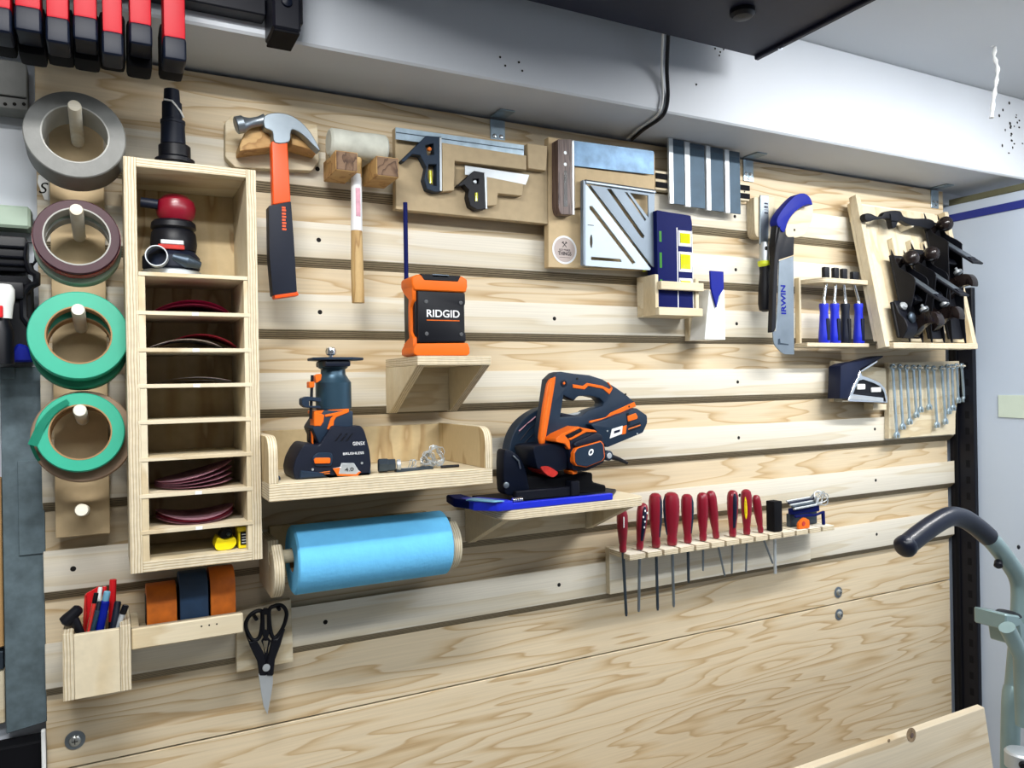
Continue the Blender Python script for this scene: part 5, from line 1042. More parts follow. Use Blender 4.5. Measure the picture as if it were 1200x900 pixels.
# D handle
HD = .15
out = sz([(282, 100), (322, 62), (350, 54), (430, 66), (520, 75), (600, 100), (680, 150), (740, 192), (795, 240), (800, 262), (690, 330), (620, 390), (570, 450), (470, 420), (330, 480), (240, 494), (236, 400), (256, 290)], HD)
hole = sz([(364, 196), (376, 205), (424, 226), (456, 202), (520, 200), (580, 214), (606, 240), (596, 262), (510, 290), (470, 322), (344, 330), (350, 290)], HD)
m = M(); m.prism(out, -HD, -HD + .036, 'charcoal', .005, holes=[hole], seg=2, ang=50); hd = m.build('handle', t)
m = M(); m.prism(sz([(285, 98), (318, 82), (314, 120), (284, 300), (252, 492), (228, 496), (218, 455), (244, 260), (268, 128)], HD + .002), -HD - .002, -HD + .008, 'orange', .002); m.build('front_stripe', t, hd, label='orange front stripe')
m = M(); m.prism(sz([(284, 118), (292, 116), (262, 300), (240, 470), (232, 470), (254, 290)], HD + .0024), -HD - .0026, -HD - .002, 'orange_worn', 0); m.build('stripe_groove', t, hd)
m = M(); m.prism(sz([(418, 130), (480, 140), (505, 122), (600, 140), (640, 160), (650, 150), (625, 118), (636, 118), (660, 155), (640, 192), (600, 158), (512, 140), (490, 162), (420, 152)], HD + .0016), -HD - .0016, -HD + .004, 'orange', .0008); m.build('grip_line', t, hd, label='orange line along the grip')
m = M(); m.prism(sz([(362, 190), (440, 188), (440, 214), (424, 232), (392, 222)], HD - .004), -HD + .004, -HD + .028, 'black_plastic', .002); m.build('trigger', t, hd)
a = sz([(364, 124)], HD)[0]; m = M(); m.lathe((a[0], -HD, a[1]), (0, -1, 0), [(.0075, -.001), (.0075, .0014), (.005, .0018), (.0045, .0004)], 'charcoal_dark', 20); m.build('screw_boss', t, hd)
m = M(); m.ell((a[0], -HD - .0008, a[1]), (.0028, .0008, .0028), 'orange', 10); m.build('lock_button', t, hd)
for q in ((444, 96), (735, 190), (752, 264)):
    a = sz([q], HD)[0]; m = M(); m.disc((a[0], -HD, a[1]), .0022, 'hole', seg=10, th=.0012 if q[0] != 752 else .0034); m.build('screw_hole', t, hd)
m = M(); m.prism(sz([(520, 352), (620, 330), (648, 302), (792, 236), (802, 264), (682, 315), (600, 350), (528, 368), (530, 385), (520, 385)], HD + .003), -HD - .003, -HD + .03, 'orange', .0015); m.build('rear_stripe', t, hd, label='orange rear stripe')
m = M(); m.prism(sz([(348, 318), (500, 292), (506, 306), (348, 330)], HD - .02), -HD + .02, -HD + .03, 'satin', .001); m.build('spanner', t, hd, label='bright stored spanner')
m = M(); m.prism(sz([(340, 300), (500, 330), (600, 340), (600, 460), (330, 480)], HD - .015), -HD + .015, -HD + .05, 'charcoal_dark', .004); m.build('body_web', t)
# battery
BT = .17
m = M(); m.prism(rnd(sz([(525, 372), (620, 345), (700, 312), (742, 300), (800, 272), (866, 318), (868, 362), (842, 422), (625, 512), (600, 480), (560, 410)], BT), .003, 2), -BT, -BT + .075, 'charcoal', .005, seg=2); bt = m.build('battery', t)
m = M(); m.prism(sz([(748, 322), (800, 304), (812, 328), (806, 340), (752, 356)], BT + .002), -BT - .002, -BT + .004, 'orange', .001); m.build('latch', t, bt)
m = M(); m.prism(sz([(655, 400), (720, 380), (716, 430), (642, 458)], BT + .0012), -BT - .0012, -BT + .003, 'white_plastic', .0006); lb_ = m.build('label', t, bt)
m = M(); m.prism(sz([(668, 412), (704, 402), (702, 416), (666, 428)], BT + .0016), -BT - .0016, -BT - .0012, 'navy', 0); m.build('label_mark', t, lb_) if False else m.build('label_print', t, bt)
m = M(); m.prism(sz([(718, 386), (744, 376), (738, 428), (714, 434)], BT + .0012), -BT - .0012, -BT + .002, 'orange', .0003); m.build('label_edge', t, bt, label='orange label edge')
for k in range(3):
    m = M(); m.prism(sz([(754, 384 + 13 * k), (826, 360 + 13 * k), (826, 366 + 13 * k), (754, 391 + 13 * k)], BT + .0008), -BT - .0008, -BT + .002, ('black_plastic', 'orange_worn', 'black_plastic')[k], 0); m.build('print_line', t, bt)
m = M(); m.prism(sz([(742, 306), (756, 300), (764, 372), (750, 380)], BT + .001), -BT - .001, -BT + .002, 'black_plastic', 0); m.build('seam', t, bt)
for q in ((626, 412), (806, 428)):
    a = sz([q], BT)[0]; m = M(); m.lathe((a[0], -BT, a[1]), (0, -1, 0), [(.002, 0), (.0016, .0012)], 'satin', 10); m.build('screw', t, bt)
# motor
MD = .19
m = M(); m.prism(rnd(sz([(318, 455), (350, 430), (455, 385), (560, 408), (600, 455), (622, 555), (604, 605), (500, 655), (420, 650), (396, 520)], MD), .004, 2), -MD, -MD + .08, 'charcoal_dark', .006, seg=2); mo = m.build('motor_housing', t)
m = M(); m.prism(sz([(316, 458), (348, 432), (455, 384), (470, 394), (372, 440), (400, 470), (406, 520), (396, 525), (372, 490), (318, 478)], MD + .002), -MD - .002, -MD + .05, 'orange', .0012); m.build('orange_trim', t, mo, label='orange trim of the motor')
m = M(); m.prism(sz([(455, 388), (556, 408), (566, 420), (500, 420), (404, 470), (392, 460), (480, 410)], MD + .003), -MD - .003, -MD + .04, 'orange', .001); m.build('orange_trim', t, mo, label='orange trim line over the motor')
m = M(); m.prism(sz([(388, 436), (436, 414), (476, 414), (480, 424), (420, 452), (392, 452)], MD + .0025), -MD - .0025, -MD, 'black_plastic', .0005); m.build('rating_label', t, mo)
m = M(); m.prism(rnd(sz([(430, 480), (560, 424), (596, 436), (600, 466), (450, 508), (428, 500)], MD + .008), .003, 2), -MD - .008, -MD + .004, 'charcoal_dark', .003, seg=2); m.build('cap_band', t, mo)
cap = sz([(425, 545), (440, 518), (455, 510), (590, 472), (606, 490), (614, 570), (600, 592), (500, 632), (440, 622), (426, 600)], MD + .012)
m = M(); m.prism(cap, -MD - .0115, -MD + .004, 'orange', .001); m.build('cap_rim', t, mo, label='thin orange rim')
ccx = sum(p_[0] for p_ in cap) / len(cap); ccz = sum(p_[1] for p_ in cap) / len(cap)
m = M(); m.prism([(ccx + (x - ccx) * .94, ccz + (z - ccz) * .93) for x, z in cap], -MD - .013, -MD - .0116, 'charcoal', .001); cp = m.build('motor_cap', t, mo)
a = sz([(528, 540)], MD + .0135)[0]
def slant(r): return [(a[0] + r * math.cos(q * math.pi / 12) + .35 * r * math.sin(q * math.pi / 12), a[1] + r * 1.15 * math.sin(q * math.pi / 12)) for q in range(24)]
m = M(); m.prism(slant(.0058), -MD - .0136, -MD - .0131, 'white_print', 0, holes=[slant(.0030)]); m.build('emblem', t)
a = sz([(432, 492)], MD + .008)[0]; m = M(); m.lathe((a[0], -MD - .006, a[1]), (0, -1, 0), [(.003, 0), (.0026, .0025)], 'charcoal', 12); m.build('screw', t, mo)
# black gear housing left of the motor
m = M(); m.prism(rnd(sz([(178, 520), (195, 502), (300, 490), (372, 495), (384, 540), (384, 640), (300, 660), (205, 640)], .18), .006, 3), -.18, -.1, 'black_gloss', .008, seg=3); m.build('gear_housing', t)
m = M(); m.prism(spl(sz([(226, 632), (270, 626), (318, 652), (330, 668), (300, 692), (256, 672)], .183), 3), -.183, -.12, 'red_film', .002); m.build('blade_wrench_clip', t, label='orange-red clip')
m = M(); m.prism(sz([(410, 656), (445, 648), (448, 668), (420, 676)], .183), -.183, -.15, 'orange', .001); m.build('orange_foot', t)
m = M(); m.prism(sz([(150, 690), (300, 690), (500, 660), (540, 665), (540, 720), (620, 740), (620, 790), (150, 790)], .15), -.15, -.08, 'black_matte', .003); m.build('lower_frame', t)
a = sz([(645, 562)], .2)[0]; m = M(); m.lathe((a[0], -.17, a[1]), (0, -1, 0), [(.0105, 0), (.0105, .024), (.008, .026)], 'charcoal', 22); kn = m.build('depth_knob', t)
m = M(); m.lathe((a[0], -.1962, a[1]), (0, -1, 0), [(.006, 0), (.005, .001)], 'satin', 16); m.build('knob_cap', t, kn)
b = sz([(745, 606)], .19)[0]; m = M(); m.tube([(a[0] + .006, -.19, a[1] - .002), ((a[0] + b[0]) / 2 + .004, -.19, (a[1] + b[1]) / 2), (b[0], -.19, b[1])], [.006, .0045, .0035], 'black_plastic', 10); m.build('depth_lever', t, kn)
# blue rip guide under the saw front
t = T('rip_guide', 'bright blue saw guide lying along the front of the saw shelf', 'guide', (.72, -.215, zb))
gx0 = X(590, .215); gx1 = X(714, .215)
m = M(); m.prism([(gx0 - .022, -.2215), (gx1, -.2215), (gx1, -.2095), (gx0 - .022, -.2095)], zb, zb + .013, 'blue', .0015, 'xy'); bl = m.build('bar', t)
xg = gx0
m = M(); m.prism([(xg - .055, -.19), (xg - .02, -.2225), (xg + .012, -.2225), (xg + .012, -.2), (xg - .02, -.14), (xg - .055, -.13)], zb + .0005, zb + .018, 'blue', .003, 'xy', seg=2); m.build('clamp_body', t, bl)
m = M(); m.prism([(xg - .064, -.175), (xg - .03, -.226), (xg - .008, -.227), (xg - .04, -.16)], zb + .0182, zb + .0205, 'ice_blue', .0008, 'xy'); m.build('pale_cover', t, bl, label='pale blue clear cover')
m = M(); m.prism([(xg - .07, -.13), (xg - .05, -.185), (xg - .028, -.19), (xg - .03, -.08), (xg - .06, -.07)], zb + .0005, zb + .017, 'level_blue', .003, 'xy'); m.build('dark_jaw', t, bl)
t = T('thumb_screw', 'chrome thumb screw and spring in front of the saw base plate', 'screw', (gx0 + .02, -.2, zb + .014))
m = M(); m.tube([(gx0 + .014, -.216, zb + .0175), (gx0 + .036, -.214, zb + .0185)], [.0032, .0032], 'chrome', 10); sh = m.build('shaft', t)
for k in range(5): m = M(); m.lathe((gx0 + .0145 + .0045 * k, -.2159, zb + .0176), (1, .05, .05), [(.0045, 0), (.0045, .002)], 'chrome', 14); m.build('coil', t, sh)
# ================================================================ screwdriver rack
RX0, RX1 = 1.0105, 1.664; RF_ = .114; zt0 = Zz(735, 656, RF_) + .0105
zt0 = (Zz(735, 653, RF_) + Zz(975, 614, RF_)) / 2
t = T('screwdriver_rack', 'long pale rack with slots holding the red screwdrivers', 'rack', ((RX0 + RX1) / 2, -.02, 1.06))
n = 14; pw = (RX1 - RX0) / n; comb = [(RX0, -.0365), (RX0, -RF_)]
slots = []
for k in range(1, n):
    xx = RX0 + k * pw; slots.append(xx); comb += [(xx - .0034, -RF_), (xx - .0034, -.056), (xx + .0034, -.056), (xx + .0034, -RF_)]
comb += [(RX1, -RF_), (RX1, -.0365)]
m = M(); m.prism(comb, zt0 - .0125, zt0, 'cleat_wood', .0005, 'xy', edge=True); m.build('slotted_shelf', t)
zlo = 1.062
m = M(); m.box(RX0, RX1, -.036, -.0187, zlo, zt0 + .001, 'cleat_wood', .0008, edge=True); m.build('backboard', t)
DR = [(729, 597, 730, 645, 13, 734, 722, 'r', 'leftmost red screwdriver, half behind the saw shelf'), (748, 590, 744, 642, 13, 743, 718, 'rb', 'red and blue screwdriver with white specks, second from the left'), (764, 578, 765, 640, 16, 767, 716, 'r', 'tall red screwdriver third from the left in the rack'), (783, 577, 784, 636, 20, 786, 712, 'r', 'thickest red screwdriver, fourth from the left in the rack'),
      (803, 579, 804, 633, 15, 805, 683, 'r', 'fifth red screwdriver from the left with a grey grip side'), (823, 577, 824, 631, 14, 824, 669, 'r', 'upright red screwdriver of the close pair mid rack'), (833, 575, 840, 629, 13, 850, 675, 'r', 'tilted red screwdriver of the close pair mid rack'),
      (861, 574, 861, 626, 14, 860, 672, 'rb', 'red screwdriver with a blue stripe, right of the close pair'), (877, 573, 878, 622, 14, 877, 670, 'ry', 'red screwdriver with a yellow stripe'), (887, 580, 893, 621, 11, 907, 660, 'r', 'slim tilted red screwdriver right of the yellow-striped one')]
for k, (tx, ty, bx_, by_, w, sx_, sy_, kind, lb) in enumerate(DR):
    d = .088 if k not in (6,) else .082
    A = at(tx, ty, d); B = at(bx_, by_, d); C_ = at(sx_, sy_, d); B.z = zt0 + .002
    # snap upright drivers to the nearest slot gap so the shaft passes through it
    s_ = min(slots, key=lambda q: abs(q - B.x)); dx = s_ - B.x
    if abs(dx) < .03: A.x += dx; B.x += dx; C_.x += dx
    r = w / 2 / (500 * 1.0) * .98
    r = min(r, .0185)
    ax = (A - B).normalized(); Lh = (A - B).length
    t = T('screwdriver', lb, 'screwdriver', B, 'screwdrivers in the slotted rack')
    prof = [(r * .55, .0), (r * .62, .003), (r * .66, Lh * .10), (r * .6, Lh * .16), (r * .72, Lh * .26), (r * .92, Lh * .5), (r, Lh * .72), (r * .98, Lh * .86), (r * .82, Lh * .95), (r * .5, Lh * .99), (r * .2, Lh)]
    m = M(); m.lathe(B, ax, prof, 'crimson', 24); hn = m.build('handle', t)
    dn = (C_ - B); dn = dn.normalized()
    m = M(); m.tube([B + ax * .002, B + dn * .02, C_ - dn * .006, C_], [.0038, .0034, .0034, .0022] if k < 5 else [.003, .0026, .0026, .0018], 'steel_dark' if k in (0, 2, 4) else 'steel', 10); m.build('shaft', t)
    vd = Vector((CAM.x - B.x, CAM.y - B.y, 0)).normalized(); rt = Vector((-vd.y, vd.x, 0))
    def on(f, rr, a_): return B + ax * Lh * f + (vd * math.cos(a_) + rt * math.sin(a_)) * r * rr
    def band(a_, fs, rad, mt, nm, lb2):
        q = M(); q.tube([tuple(on(f, rr * .86, a_)) for f, rr in fs], [r * rad * g_ for g_ in (.6, .9, 1, .95, .55)], mt, 10); q.build(nm, t, hn, label=lb2)
    FS = ((.2, .64), (.42, .84), (.66, .97), (.84, .97), (.93, .84))
    if kind == 'rb':
        band(.45, FS, .42, 'navy', 'stripe', 'blue stripe')
        if k == 1:
            m = M()
            for f, o in ((.62, .5), (.72, .2), (.8, .8), (.5, .45), (.85, .4)): q = on(f, 1.2, o); m.ell(q, (.002, .0012, .0026), 'white_print', 8)
            m.build('paint_speck', t, hn, label='white paint specks')
    elif kind == 'ry':
        m = M(); q = on(.62, .82, -.1); m.ell(q, (r * .32, r * .26, Lh * .27), 'yellow', 16); m.build('stripe', t, hn, label='yellow stripe')
        m = M(); q = on(.62, 1.0, -.1); m.ell(q, (r * .11, r * .11, Lh * .18), 'navy', 12); m.build('inner_stripe', t, hn, label='dark inner stripe')
    elif k in (2, 3, 4):
        band((1.0, -1.15, 1.1)[k - 2], FS, .30, 'charcoal', 'grip_inlay', 'grey grip inlay')
    elif k == 0:
        m = M(); q = on(.72, 1.0, .25); m.box(q.x - .0012, q.x + .0012, q.y - .001, q.y + .001, q.z - .012, q.z + .012, 'white_print', .0003); m.build('print', t, hn, label='white print')
# black nut driver
d = .088; A = at(913.5, 586, d); B = at(914, 621, d); s_ = min(slots, key=lambda q: abs(q - B.x)); xx = s_; zbk = zt0 + .0006; C_ = at(915, 671, d)
t = T('nut_driver', 'black block-handled driver at the right of the red screwdrivers', 'driver', (xx, -d, zbk))
m = M(); m.box(xx - .0135, xx + .0135, -d - .014, -d + .014, zbk, A.z, 'black_matte', .002, seg=2); m.build('handle', t)
m = M(); m.tube([(xx, -d, zbk + .002), (xx, -d, C_.z)], .0038, 'satin', 12); m.build('shaft', t)
# bundle of keys and wires at the right end
xs = X(925, .09); zz = zt0 + .0006
t = T('hex_key_set', 'folding set of dark and chrome hex keys on the right end of the screwdriver rack', 'hex keys', (X(940, .09), -.085, zz))
x1_ = X(957, .085)
m = M(); m.box(xs + .004, x1_, -.088, -.074, zz + .034, zz + .05, 'level_blue', .003, seg=2); bd = m.build('case', t)
m = M(); m.box(xs + .01, x1_ + .004, -.076, -.062, zz, zz + .034, 'steel_dark', .003, seg=2); m.build('lower_case', t, bd)
random.seed(4)
for k in range(5):
    m = M(); yy = -.094 + .006 * k; m.tube([(xs + .004, yy, zz + .050 + .004 * k), (x1_ - .02 + .004 * k, yy, zz + .054 + .004 * k), (x1_ + .004 * k - .014, yy, zz + .072)], .0031, ('satin', 'steel_dark', 'satin', 'navy', 'satin')[k], 6); m.build('key', t)
m = M(); m.prism([(x1_ + .0, zz), (x1_ + .007, zz), (x1_ + .006, zz + .036), (x1_ - .03, zz + .03), (x1_ - .045, zz + .034), (xs + .004, zz + .034), (xs + .004, zz + .028), (x1_ - .03, zz + .025), (x1_ - .002, zz + .03)], -.1, -.093, 'level_blue', .001); m.build('clip_frame', t)
t = T('orange_clip', 'small orange plastic clip under the hex keys on the screwdriver rack', 'clip', (xs + .02, -.095, zz))
m = M(); m.prism(rnd([(xs + .005, zz), (xs + .044, zz), (xs + .044, zz + .02), (xs + .028, zz + .028), (xs + .012, zz + .021), (xs + .005, zz + .014)], .004, 3), -.108, -.101, 'orange', .002, seg=2); bd = m.build('body', t)
m = M(); m.prism(circ(xs + .022, zz + .013, .006, 12), -.1086, -.108, 'red_film', 0); m.build('slot', t, bd)
cxw = X(955, .08); pts = []
for q in range(70):
    a_ = q * .5; rr = .019 * (1 + .2 * math.sin(q * 1.1)); pts.append((cxw + .004 + rr * math.cos(a_), -.085 + .012 * math.sin(q * .31), zz + .068 + rr * .85 * math.sin(a_)))
m = M(); m.tube(pts, .0012, 'satin', 5); tag(m.build('wire_coil'), 'tangled bright wire coil on top of the hex keys', 'wire')
# ================================================================ towel roll
AD = .13; axz = (Zz(336, 622, .15) + Zz(338, 697, .15) + Zz(520, 602, .15) + Zz(520, 674, .15)) / 4
TX0 = X(338, .13); TX1 = X(520, .15)
RR = .060
t = T('towel_roll', 'roll of bright blue shop towels on a wooden dowel', 'towel roll', ((TX0 + TX1) / 2, -AD, axz - RR))
m = M(); m.lathe((TX0, -AD, axz), (1, 0, 0), [(.0212, .0), (RR - .004, 0), (RR, .003), (RR, TX1 - TX0 - .003), (RR - .004, TX1 - TX0), (.0212, TX1 - TX0)], 'towel_blue', 56, ring=True); ro = m.build('towel', t)
m = M(); m.lathe((TX0, -AD, axz), (1, 0, 0), [(.0195, .0005), (.0211, .0005), (.0211, TX1 - TX0 - .0005), (.0195, TX1 - TX0 - .0005)], 'cardboard', 32, ring=True); m.build('core', t)
dz_ = axz + .0075
t = T('towel_holder', 'pair of rounded wooden arms with a dowel carrying the blue towel roll', 'holder', ((TX0 + TX1) / 2, -.02, axz - .06))
m = M(); m.tube([(X(313, .13), -AD, dz_), (TX1 + .03, -AD, dz_)], .0118, 'birch_x', 20); m.build('dowel', t)
aw = .0175
for xa, zc0 in ((X(313, .15) + .003, axz - .012), (TX1 + .0065, axz - .004)):
    m = M()
    prof = [(-.0187, zc0 - .045), (-.0187, zc0 + .048)] + [(-.118 - .052 * math.sin(math.radians(q)), zc0 - .001 + .049 * math.cos(math.radians(q))) for q in range(12, 172, 12)]
    # notch for the dowel
    pr = [(-.0187, zc0 - .045), (-.0187, zc0 + .045), (-AD + .0125, zc0 + .047), (-AD + .0125, dz_ - .004), (-AD + .006, dz_ - .0122), (-AD - .006, dz_ - .0122), (-AD - .0125, dz_ - .004), (-AD - .0125, zc0 + .045)] + [(-.120 - .052 * math.sin(math.radians(q)), zc0 - .001 + .049 * math.cos(math.radians(q))) for q in range(36, 172, 12)]
    m.prism(pr, xa, xa + aw, 'birch_z', .0015, 'yz', edge=True); m.build('arm', t)
m = M(); m.box(X(313, .15) + .003 + aw, TX1 + .0064, -.032, -.0187, axz - .05, axz + .045, 'birch_dark', .001); m.build('backboard', t)
# ================================================================ tape measure tray
YX0, YX1 = .0235, .195; YF = .12; zy0 = 1.133; zy1 = 1.167
zy0 = (Zz(155, 763, YF) + Zz(285, 741, YF)) / 2; zy1 = (Zz(153, 736, YF) + Zz(285, 720, YF)) / 2
t = T('measure_tray', 'small plywood tray under the orange and blue tape measures', 'tray', ((YX0 + YX1) / 2, -.02, zy0))
m = M(); m.box(YX0, YX1, -YF, -YF + .015, zy0, zy1, 'birch_x', .002, edge=True); m.build('front_rail', t)
m = M(); m.box(YX0, YX1, -YF + .0153, -.0187, zy0 + .002, zy0 + .014, 'birch_x', .001, edge=True); m.build('tray_floor', t)
m = M(); m.box(YX0 - .0005, YX0 + .012, -YF + .0153, -.0187, zy0 + .0143, zy1, 'birch_x', .001); m.build('side_rail', t)
for k in range(3): m = M(); m.lathe((YX0 + .105 + .012 * k, -YF, zy1 - .012), (0, -1, 0), [(.0015, 0), (.0015, .0003)], 'hole', 8); m.build('nail_hole', t)
zf = zy0 + .0146
TM = [(167, 203, 684, 'orange_worn', 'left worn orange tape measure in the small tray'), (206, 240, 674, 'navy_worn', 'dark blue tape measure between the two orange ones'), (242, 272, 673, 'orange_worn', 'right worn orange tape measure in the small tray')]
mk('navy_worn', (38, 66, 98), .5, var=.25, vs=40)
for xa_, xb2, yt, mt, lb in TM:
    d = .098; x0, x1 = X(xa_, d), X(xb2, d); zt_ = Zz(220, yt, d)
    x0 += .0004; x1 -= .0004
    t = T('tape_measure', lb, 'tape measure', ((x0 + x1) / 2, -.065, zf), 'tape measures in the tray')
    Hh = zt_ - zf
    m = M(); m.prism(rnd([(-.1, zf), (-.034, zf), (-.034, zf + Hh * .8), (-.05, zf + Hh), (-.082, zf + Hh), (-.1, zf + Hh * .78)], [.002, .01, .02, .012, .016, .012], 5), x0, x1, mt, .0045, 'yz', seg=3); cs = m.build('case', t)
    m = M(); m.box(x0 + .005, x1 - .002, -.1025, -.094, zf + .0003, zf + .011, 'black_plastic', .002); m.build('tape_slot', t, cs)
    m = M(); m.prism(rnd([(-.094, zf + .012), (-.04, zf + .006), (-.04, zf + Hh * .75), (-.084, zf + Hh * .8)], .008, 3), x0 - .0011, x0 + .004, 'black_plastic', .001, 'yz'); m.build('side_cover', t, cs)
# ================================================================ pen cup
UX0, UX1 = X(67.5, .13), X(153, .13); UF = .13; zu0 = (Zz(70, 823, UF) + Zz(153, 809, UF)) / 2; zu1 = (Zz(70, 741, UF) + Zz(153, 735, UF)) / 2
UX1 = min(UX1, YX0 - .0012)
t = T('pen_box', 'square plywood box full of pens at the lower left', 'box', ((UX0 + UX1) / 2, -.075, zu0))
m = M(); m.box(UX0 + .0155, UX1 - .0155, -UF, -UF + .01, zu0, zu1 - .004, 'birch_z', .0008); m.build('front_panel', t)
m = M(); m.box(UX0, UX0 + .015, -UF - .0005, -.0187, zu0, zu1, 'birch_z', .0008, edge=True); m.build('side_panel', t)
m = M(); m.box(UX1 - .015, UX1, -UF - .0005, -.0187, zu0, zu1, 'birch_z', .0008, edge=True); m.build('side_panel', t)
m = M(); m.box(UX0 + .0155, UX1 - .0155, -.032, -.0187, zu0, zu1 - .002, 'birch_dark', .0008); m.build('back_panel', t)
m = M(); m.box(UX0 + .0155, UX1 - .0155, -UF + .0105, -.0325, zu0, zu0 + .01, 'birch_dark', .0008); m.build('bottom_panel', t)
zfl = zu0 + .0105
zpn = lambda x, y, d: at(60 + x / 11.25, 670 + y / 11.25, d)
def pen(name, label, cat, base, top, dB, dT, r, mat, parts=()):
    B = zpn(*base, dB); A = zpn(*top, dT); dr = (A - B).normalized(); k = (B.z - zfl - r) / dr.z; B0 = B - dr * k
    B0.x = min(max(B0.x, UX0 + .017 + r), UX1 - .017 - r); dr = (A - B0).normalized(); L_ = (A - B0).length
    t = T(name, label, cat, B0, 'pens and tools in the plywood box')
    m = M(); m.lathe(B0, dr, [(r * .5, 0), (r, .006), (r, L_ - .002), (r * .8, L_)], mat, 14); b = m.build('body', t)
    for (pn, f0, f1, rs, pm) in parts:
        m = M(); m.lathe(B0 + dr * L_ * f0, dr, [(r * rs * .9, 0), (r * rs, .001), (r * rs, L_ * (f1 - f0) - .001), (r * rs * .8, L_ * (f1 - f0))], pm, 14); m.build(pn, t)
    return t, B0, dr, L_
# flat red square
t = T('red_square', 'flat red plastic L-shaped square standing in the pen box', 'square', zpn(480, 600, .05), 'pens and tools in the plywood box')
pp = [zpn(*q, .06) for q in ((455, 290), (640, 185), (640, 255), (560, 300), (500, 600), (455, 800), (430, 800), (440, 560))]
m = M(); m.prism([(q.x, max(q.z, zfl)) for q in pp], -.062, -.058, 'red_plastic', .0006); m.build('blade', t)
m = M(); pp = [zpn(*q, .066) for q in ((440, 300), (462, 292), (470, 560), (440, 800), (415, 800), (425, 560))]; m.prism([(q.x, max(q.z, zfl)) for q in pp], -.072, -.0622, 'red_film', .0006); m.build('edge', t)
pen('pen', 'red striped thin pen leaning in the plywood box', 'pen', (450, 760), (590, 300), .1, .09, .0032, 'red_film', [('cap', .9, 1.02, 1.1, 'black_plastic')])
pen('pen', 'dark thin pen between the red and white pens', 'pen', (540, 740), (640, 390), .105, .1, .0036, 'charcoal_dark', [('band', .6, .9, 1.05, 'anodised')])
pen('pen', 'white and blue pen in front of the box centre', 'pen', (570, 740), (650, 200), .085, .07, .0034, 'white_plastic', [('grip', .3, .5, 1.1, 'navy')])
pen('marker', 'wide blue marker in the middle of the plywood box', 'marker', (640, 740), (715, 380), .098, .098, .0068, 'deep_blue', [('cap', .97, 1.12, .75, 'ice_blue'), ('clip_band', .45, .6, 1.06, 'satin')])
pen('pen', 'clear topped pen behind the blue marker', 'pen', (690, 700), (705, 190), .06, .06, .0028, 'clear', [('plug', .86, 1.0, 1.12, 'red_plastic')])
pen('marker', 'upright bright red capped marker, tallest in the box', 'marker', (795, 740), (815, 100), .075, .07, .0048, 'black_plastic', [('cap', .55, 1.0, 1.12, 'red_plastic')])
pen('pen', 'black pen right of the red marker', 'pen', (820, 740), (880, 390), .1, .096, .0052, 'charcoal_dark')
pen('pen', 'silver clip pen leaning right at the corner of the box', 'pen', (880, 720), (985, 440), .1, .1, .0044, 'satin', [('cap', .88, 1.0, 1.15, 'black_plastic')])
# black knob tool leaning left
t = T('deburring_tool', 'black T-shaped handle leaning at the left of the pen box', 'tool', zpn(380, 800, .09), 'pens and tools in the plywood box')
B = zpn(385, 800, .1); A = zpn(270, 580, .1); dr = (A - B).normalized(); e = B - dr * ((B.z - zfl - .006) / dr.z); e.x = min(e.x, UX0 + .05)
m = M(); m.tube([e, B, A], [.004, .006, .0085], 'black_plastic', 14); sh = m.build('shaft', t)
a, b = zpn(160, 690, .1), zpn(385, 465, .1); m = M(); dd = (b - a); m.tube([a - dd * .02, a + dd * .08, a + dd * .3, a + dd * .6, a + dd * .9, b], [.003, .0105, .0105, .009, .0085, .004], 'black_plastic', 16); m.build('grip', t)
# ================================================================ scissors
zx = lambda pts, d: zq(270, 580, 4.09, d, pts)
t = T('scissors_hanger', 'square plywood plate behind the black kitchen scissors', 'hanger', (X(310, .03), -.02, Zz(310, 795, .03)))
m = M(); m.prism(zx([(30, 560), (290, 500), (302, 800), (30, 852)], .034), -.034, -.0188, 'birch_x', .001, edge=True); bb = m.build('plate', t)
for q in ((122, 592), (232, 545)):
    a = zx([q], .06)[0]; m = M(); m.lathe((a[0], -.0343, a[1]), (0, -1, 0), [(.0035, 0), (.0035, .03), (.003, .031)], 'black_plastic', 12); m.build('peg', t)
t = T('scissors', 'black-handled kitchen scissors hanging points down', 'scissors', (X(312, .055), -.055, Zz(312, 836, .055)))
SD = .062
def loop(pts, r):
    p3 = [(x, -SD + .005, z) for x, z in spl(zx(pts, SD), 6)]; p3.append(p3[0]); m = M(); m.tube(p3, r, 'black_plastic', 12, cap=False); return m
hl = loop([(152, 562), (106, 572), (78, 612), (80, 652), (108, 698), (138, 690), (152, 640)], .0036); 
hl.prism(zx([(70, 660), (96, 706), (128, 700), (160, 755), (172, 806), (172, 866), (140, 866), (130, 800), (98, 735)], SD), -SD - .001, -SD + .009, 'black_plastic', .002); hl.build('left_handle', t)
hr = loop([(188, 560), (214, 536), (250, 534), (272, 572), (254, 640), (216, 688), (196, 660)], .0036)
hr.prism(zx([(264, 640), (240, 720), (214, 790), (206, 866), (172, 866), (174, 806), (186, 755), (200, 690), (222, 690), (246, 650)], SD + .001), -SD - .003, -SD + .006, 'black_plastic', .002); hr.build('right_handle', t)
m = M(); m.prism(zx([(152, 562), (164, 545), (180, 545), (190, 562), (188, 660), (176, 700), (164, 700), (152, 660)], SD), -SD + .0005, -SD + .0075, 'black_plastic', .0015, holes=[zx([(164, 575), (178, 575), (177, 650), (166, 650)], SD)]); m.build('bottle_opener', t)
m = M(); m.prism(zx([(148, 700), (160, 684), (182, 684), (196, 700), (184, 730), (178, 806), (168, 806), (160, 730)], SD - .002), -SD + .003, -SD + .006, 'black_plastic', .0005, holes=[zx([(158, 704), (170, 694), (184, 704), (178, 740), (172, 762), (164, 740)], SD)]); m.build('middle_grip', t)
zy = lambda pts, d: zq(0, 600, 3.333, d, pts)
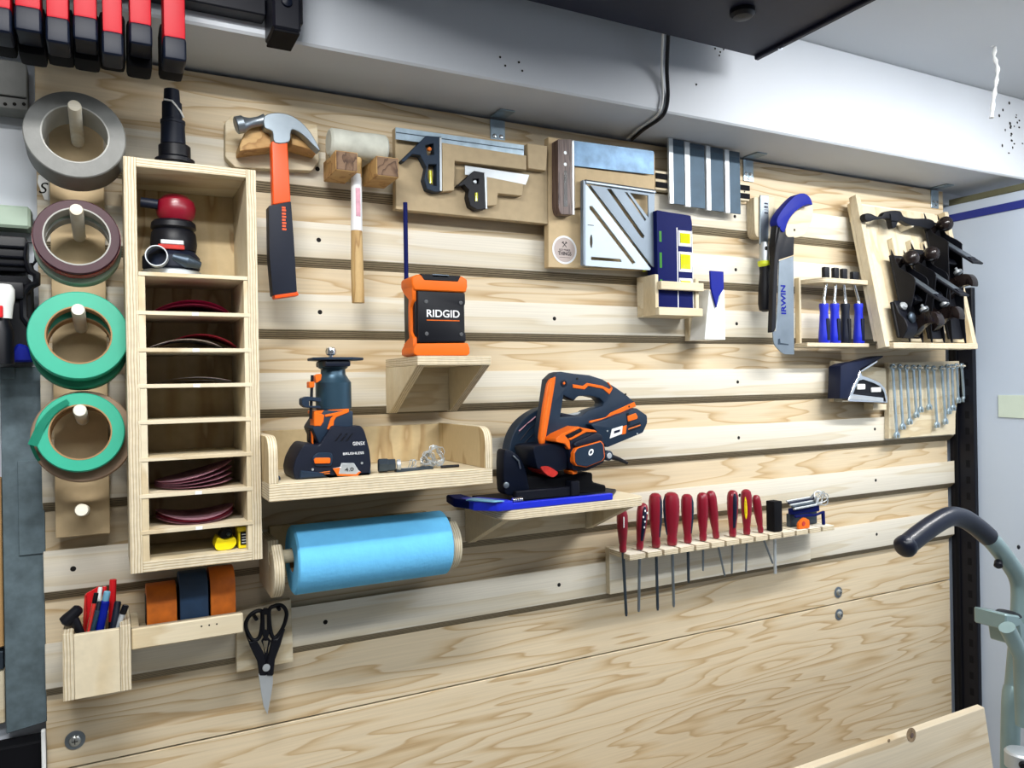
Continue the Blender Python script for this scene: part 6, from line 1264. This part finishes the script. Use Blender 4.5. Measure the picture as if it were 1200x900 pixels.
m = M(); m.prism(zy([(1010, 632), (1066, 640), (1066, 668), (1060, 712), (1045, 792), (1030, 760), (1020, 705)], SD), -SD + .0005, -SD + .0025, 'satin', .0004); bl = m.build('blade', t)
m = M(); m.prism(zy([(1020, 640), (1052, 645), (1048, 700), (1044, 780), (1028, 712)], SD - .003), -SD + .0028, -SD + .0048, 'steel_dark', .0003); m.build('blade', t)
a = zx([(172, 828)], SD + .003)[0]; m = M(); m.lathe((a[0], -SD - .003, a[1]), (0, -1, 0), [(.0068, 0), (.0064, .0016), (.003, .002)], 'satin', 22); m.build('pivot', t)
# ================================================================ light, world, camera
w = bpy.data.worlds.new('World'); SC.world = w; w.use_nodes = True; nt = w.node_tree
bg = nt.nodes['Background']; tc = nt.nodes.new('ShaderNodeTexCoord'); sp = nt.nodes.new('ShaderNodeSeparateXYZ'); cr = nt.nodes.new('ShaderNodeValToRGB')
nt.links.new(tc.outputs['Generated'], sp.inputs[0]); mr = nt.nodes.new('ShaderNodeMapRange'); mr.inputs[1].default_value = -1; nt.links.new(sp.outputs[2], mr.inputs[0]); nt.links.new(mr.outputs[0], cr.inputs[0])
e = cr.color_ramp.elements; e[0].position = .3; e[0].color = (.55, .55, .56, 1); e[1].position = .62; e[1].color = (1, 1.0, 1.02, 1)
nt.links.new(cr.outputs[0], bg.inputs['Color']); bg.inputs['Strength'].default_value = WORLD
def area(name, loc, rot, sx_, sy_, pw_, col=(1, .97, .92)):
    l = bpy.data.lights.new(name, 'AREA'); l.shape = 'RECTANGLE'; l.size = sx_; l.size_y = sy_; l.energy = pw_; l.color = col
    o = bpy.data.objects.new(name, l); COL.objects.link(o); o.location = loc; o.rotation_euler = rot; return o
for a_ in LIGHTS: area(*a_)
cam = bpy.data.cameras.new('Camera'); co = bpy.data.objects.new('Camera', cam); COL.objects.link(co)
cam.sensor_fit = 'HORIZONTAL'; cam.sensor_width = 36; cam.lens = F / 1200 * 36; cam.clip_start = .01
Mx = Matrix.Identity(4)
for i in range(3): Mx[i][0] = _r[i]; Mx[i][1] = _u[i]; Mx[i][2] = -_W[i]; Mx[i][3] = CAM[i]
co.matrix_world = Mx; SC.camera = co
vs = SC.view_settings; SC.display_settings.display_device = 'sRGB'; vs.view_transform = 'Standard'; vs.look = 'None'; vs.gamma = 1; vs.exposure = EXPO; vs.use_curve_mapping = False
SC.cycles.max_bounces = 6; SC.cycles.diffuse_bounces = 2
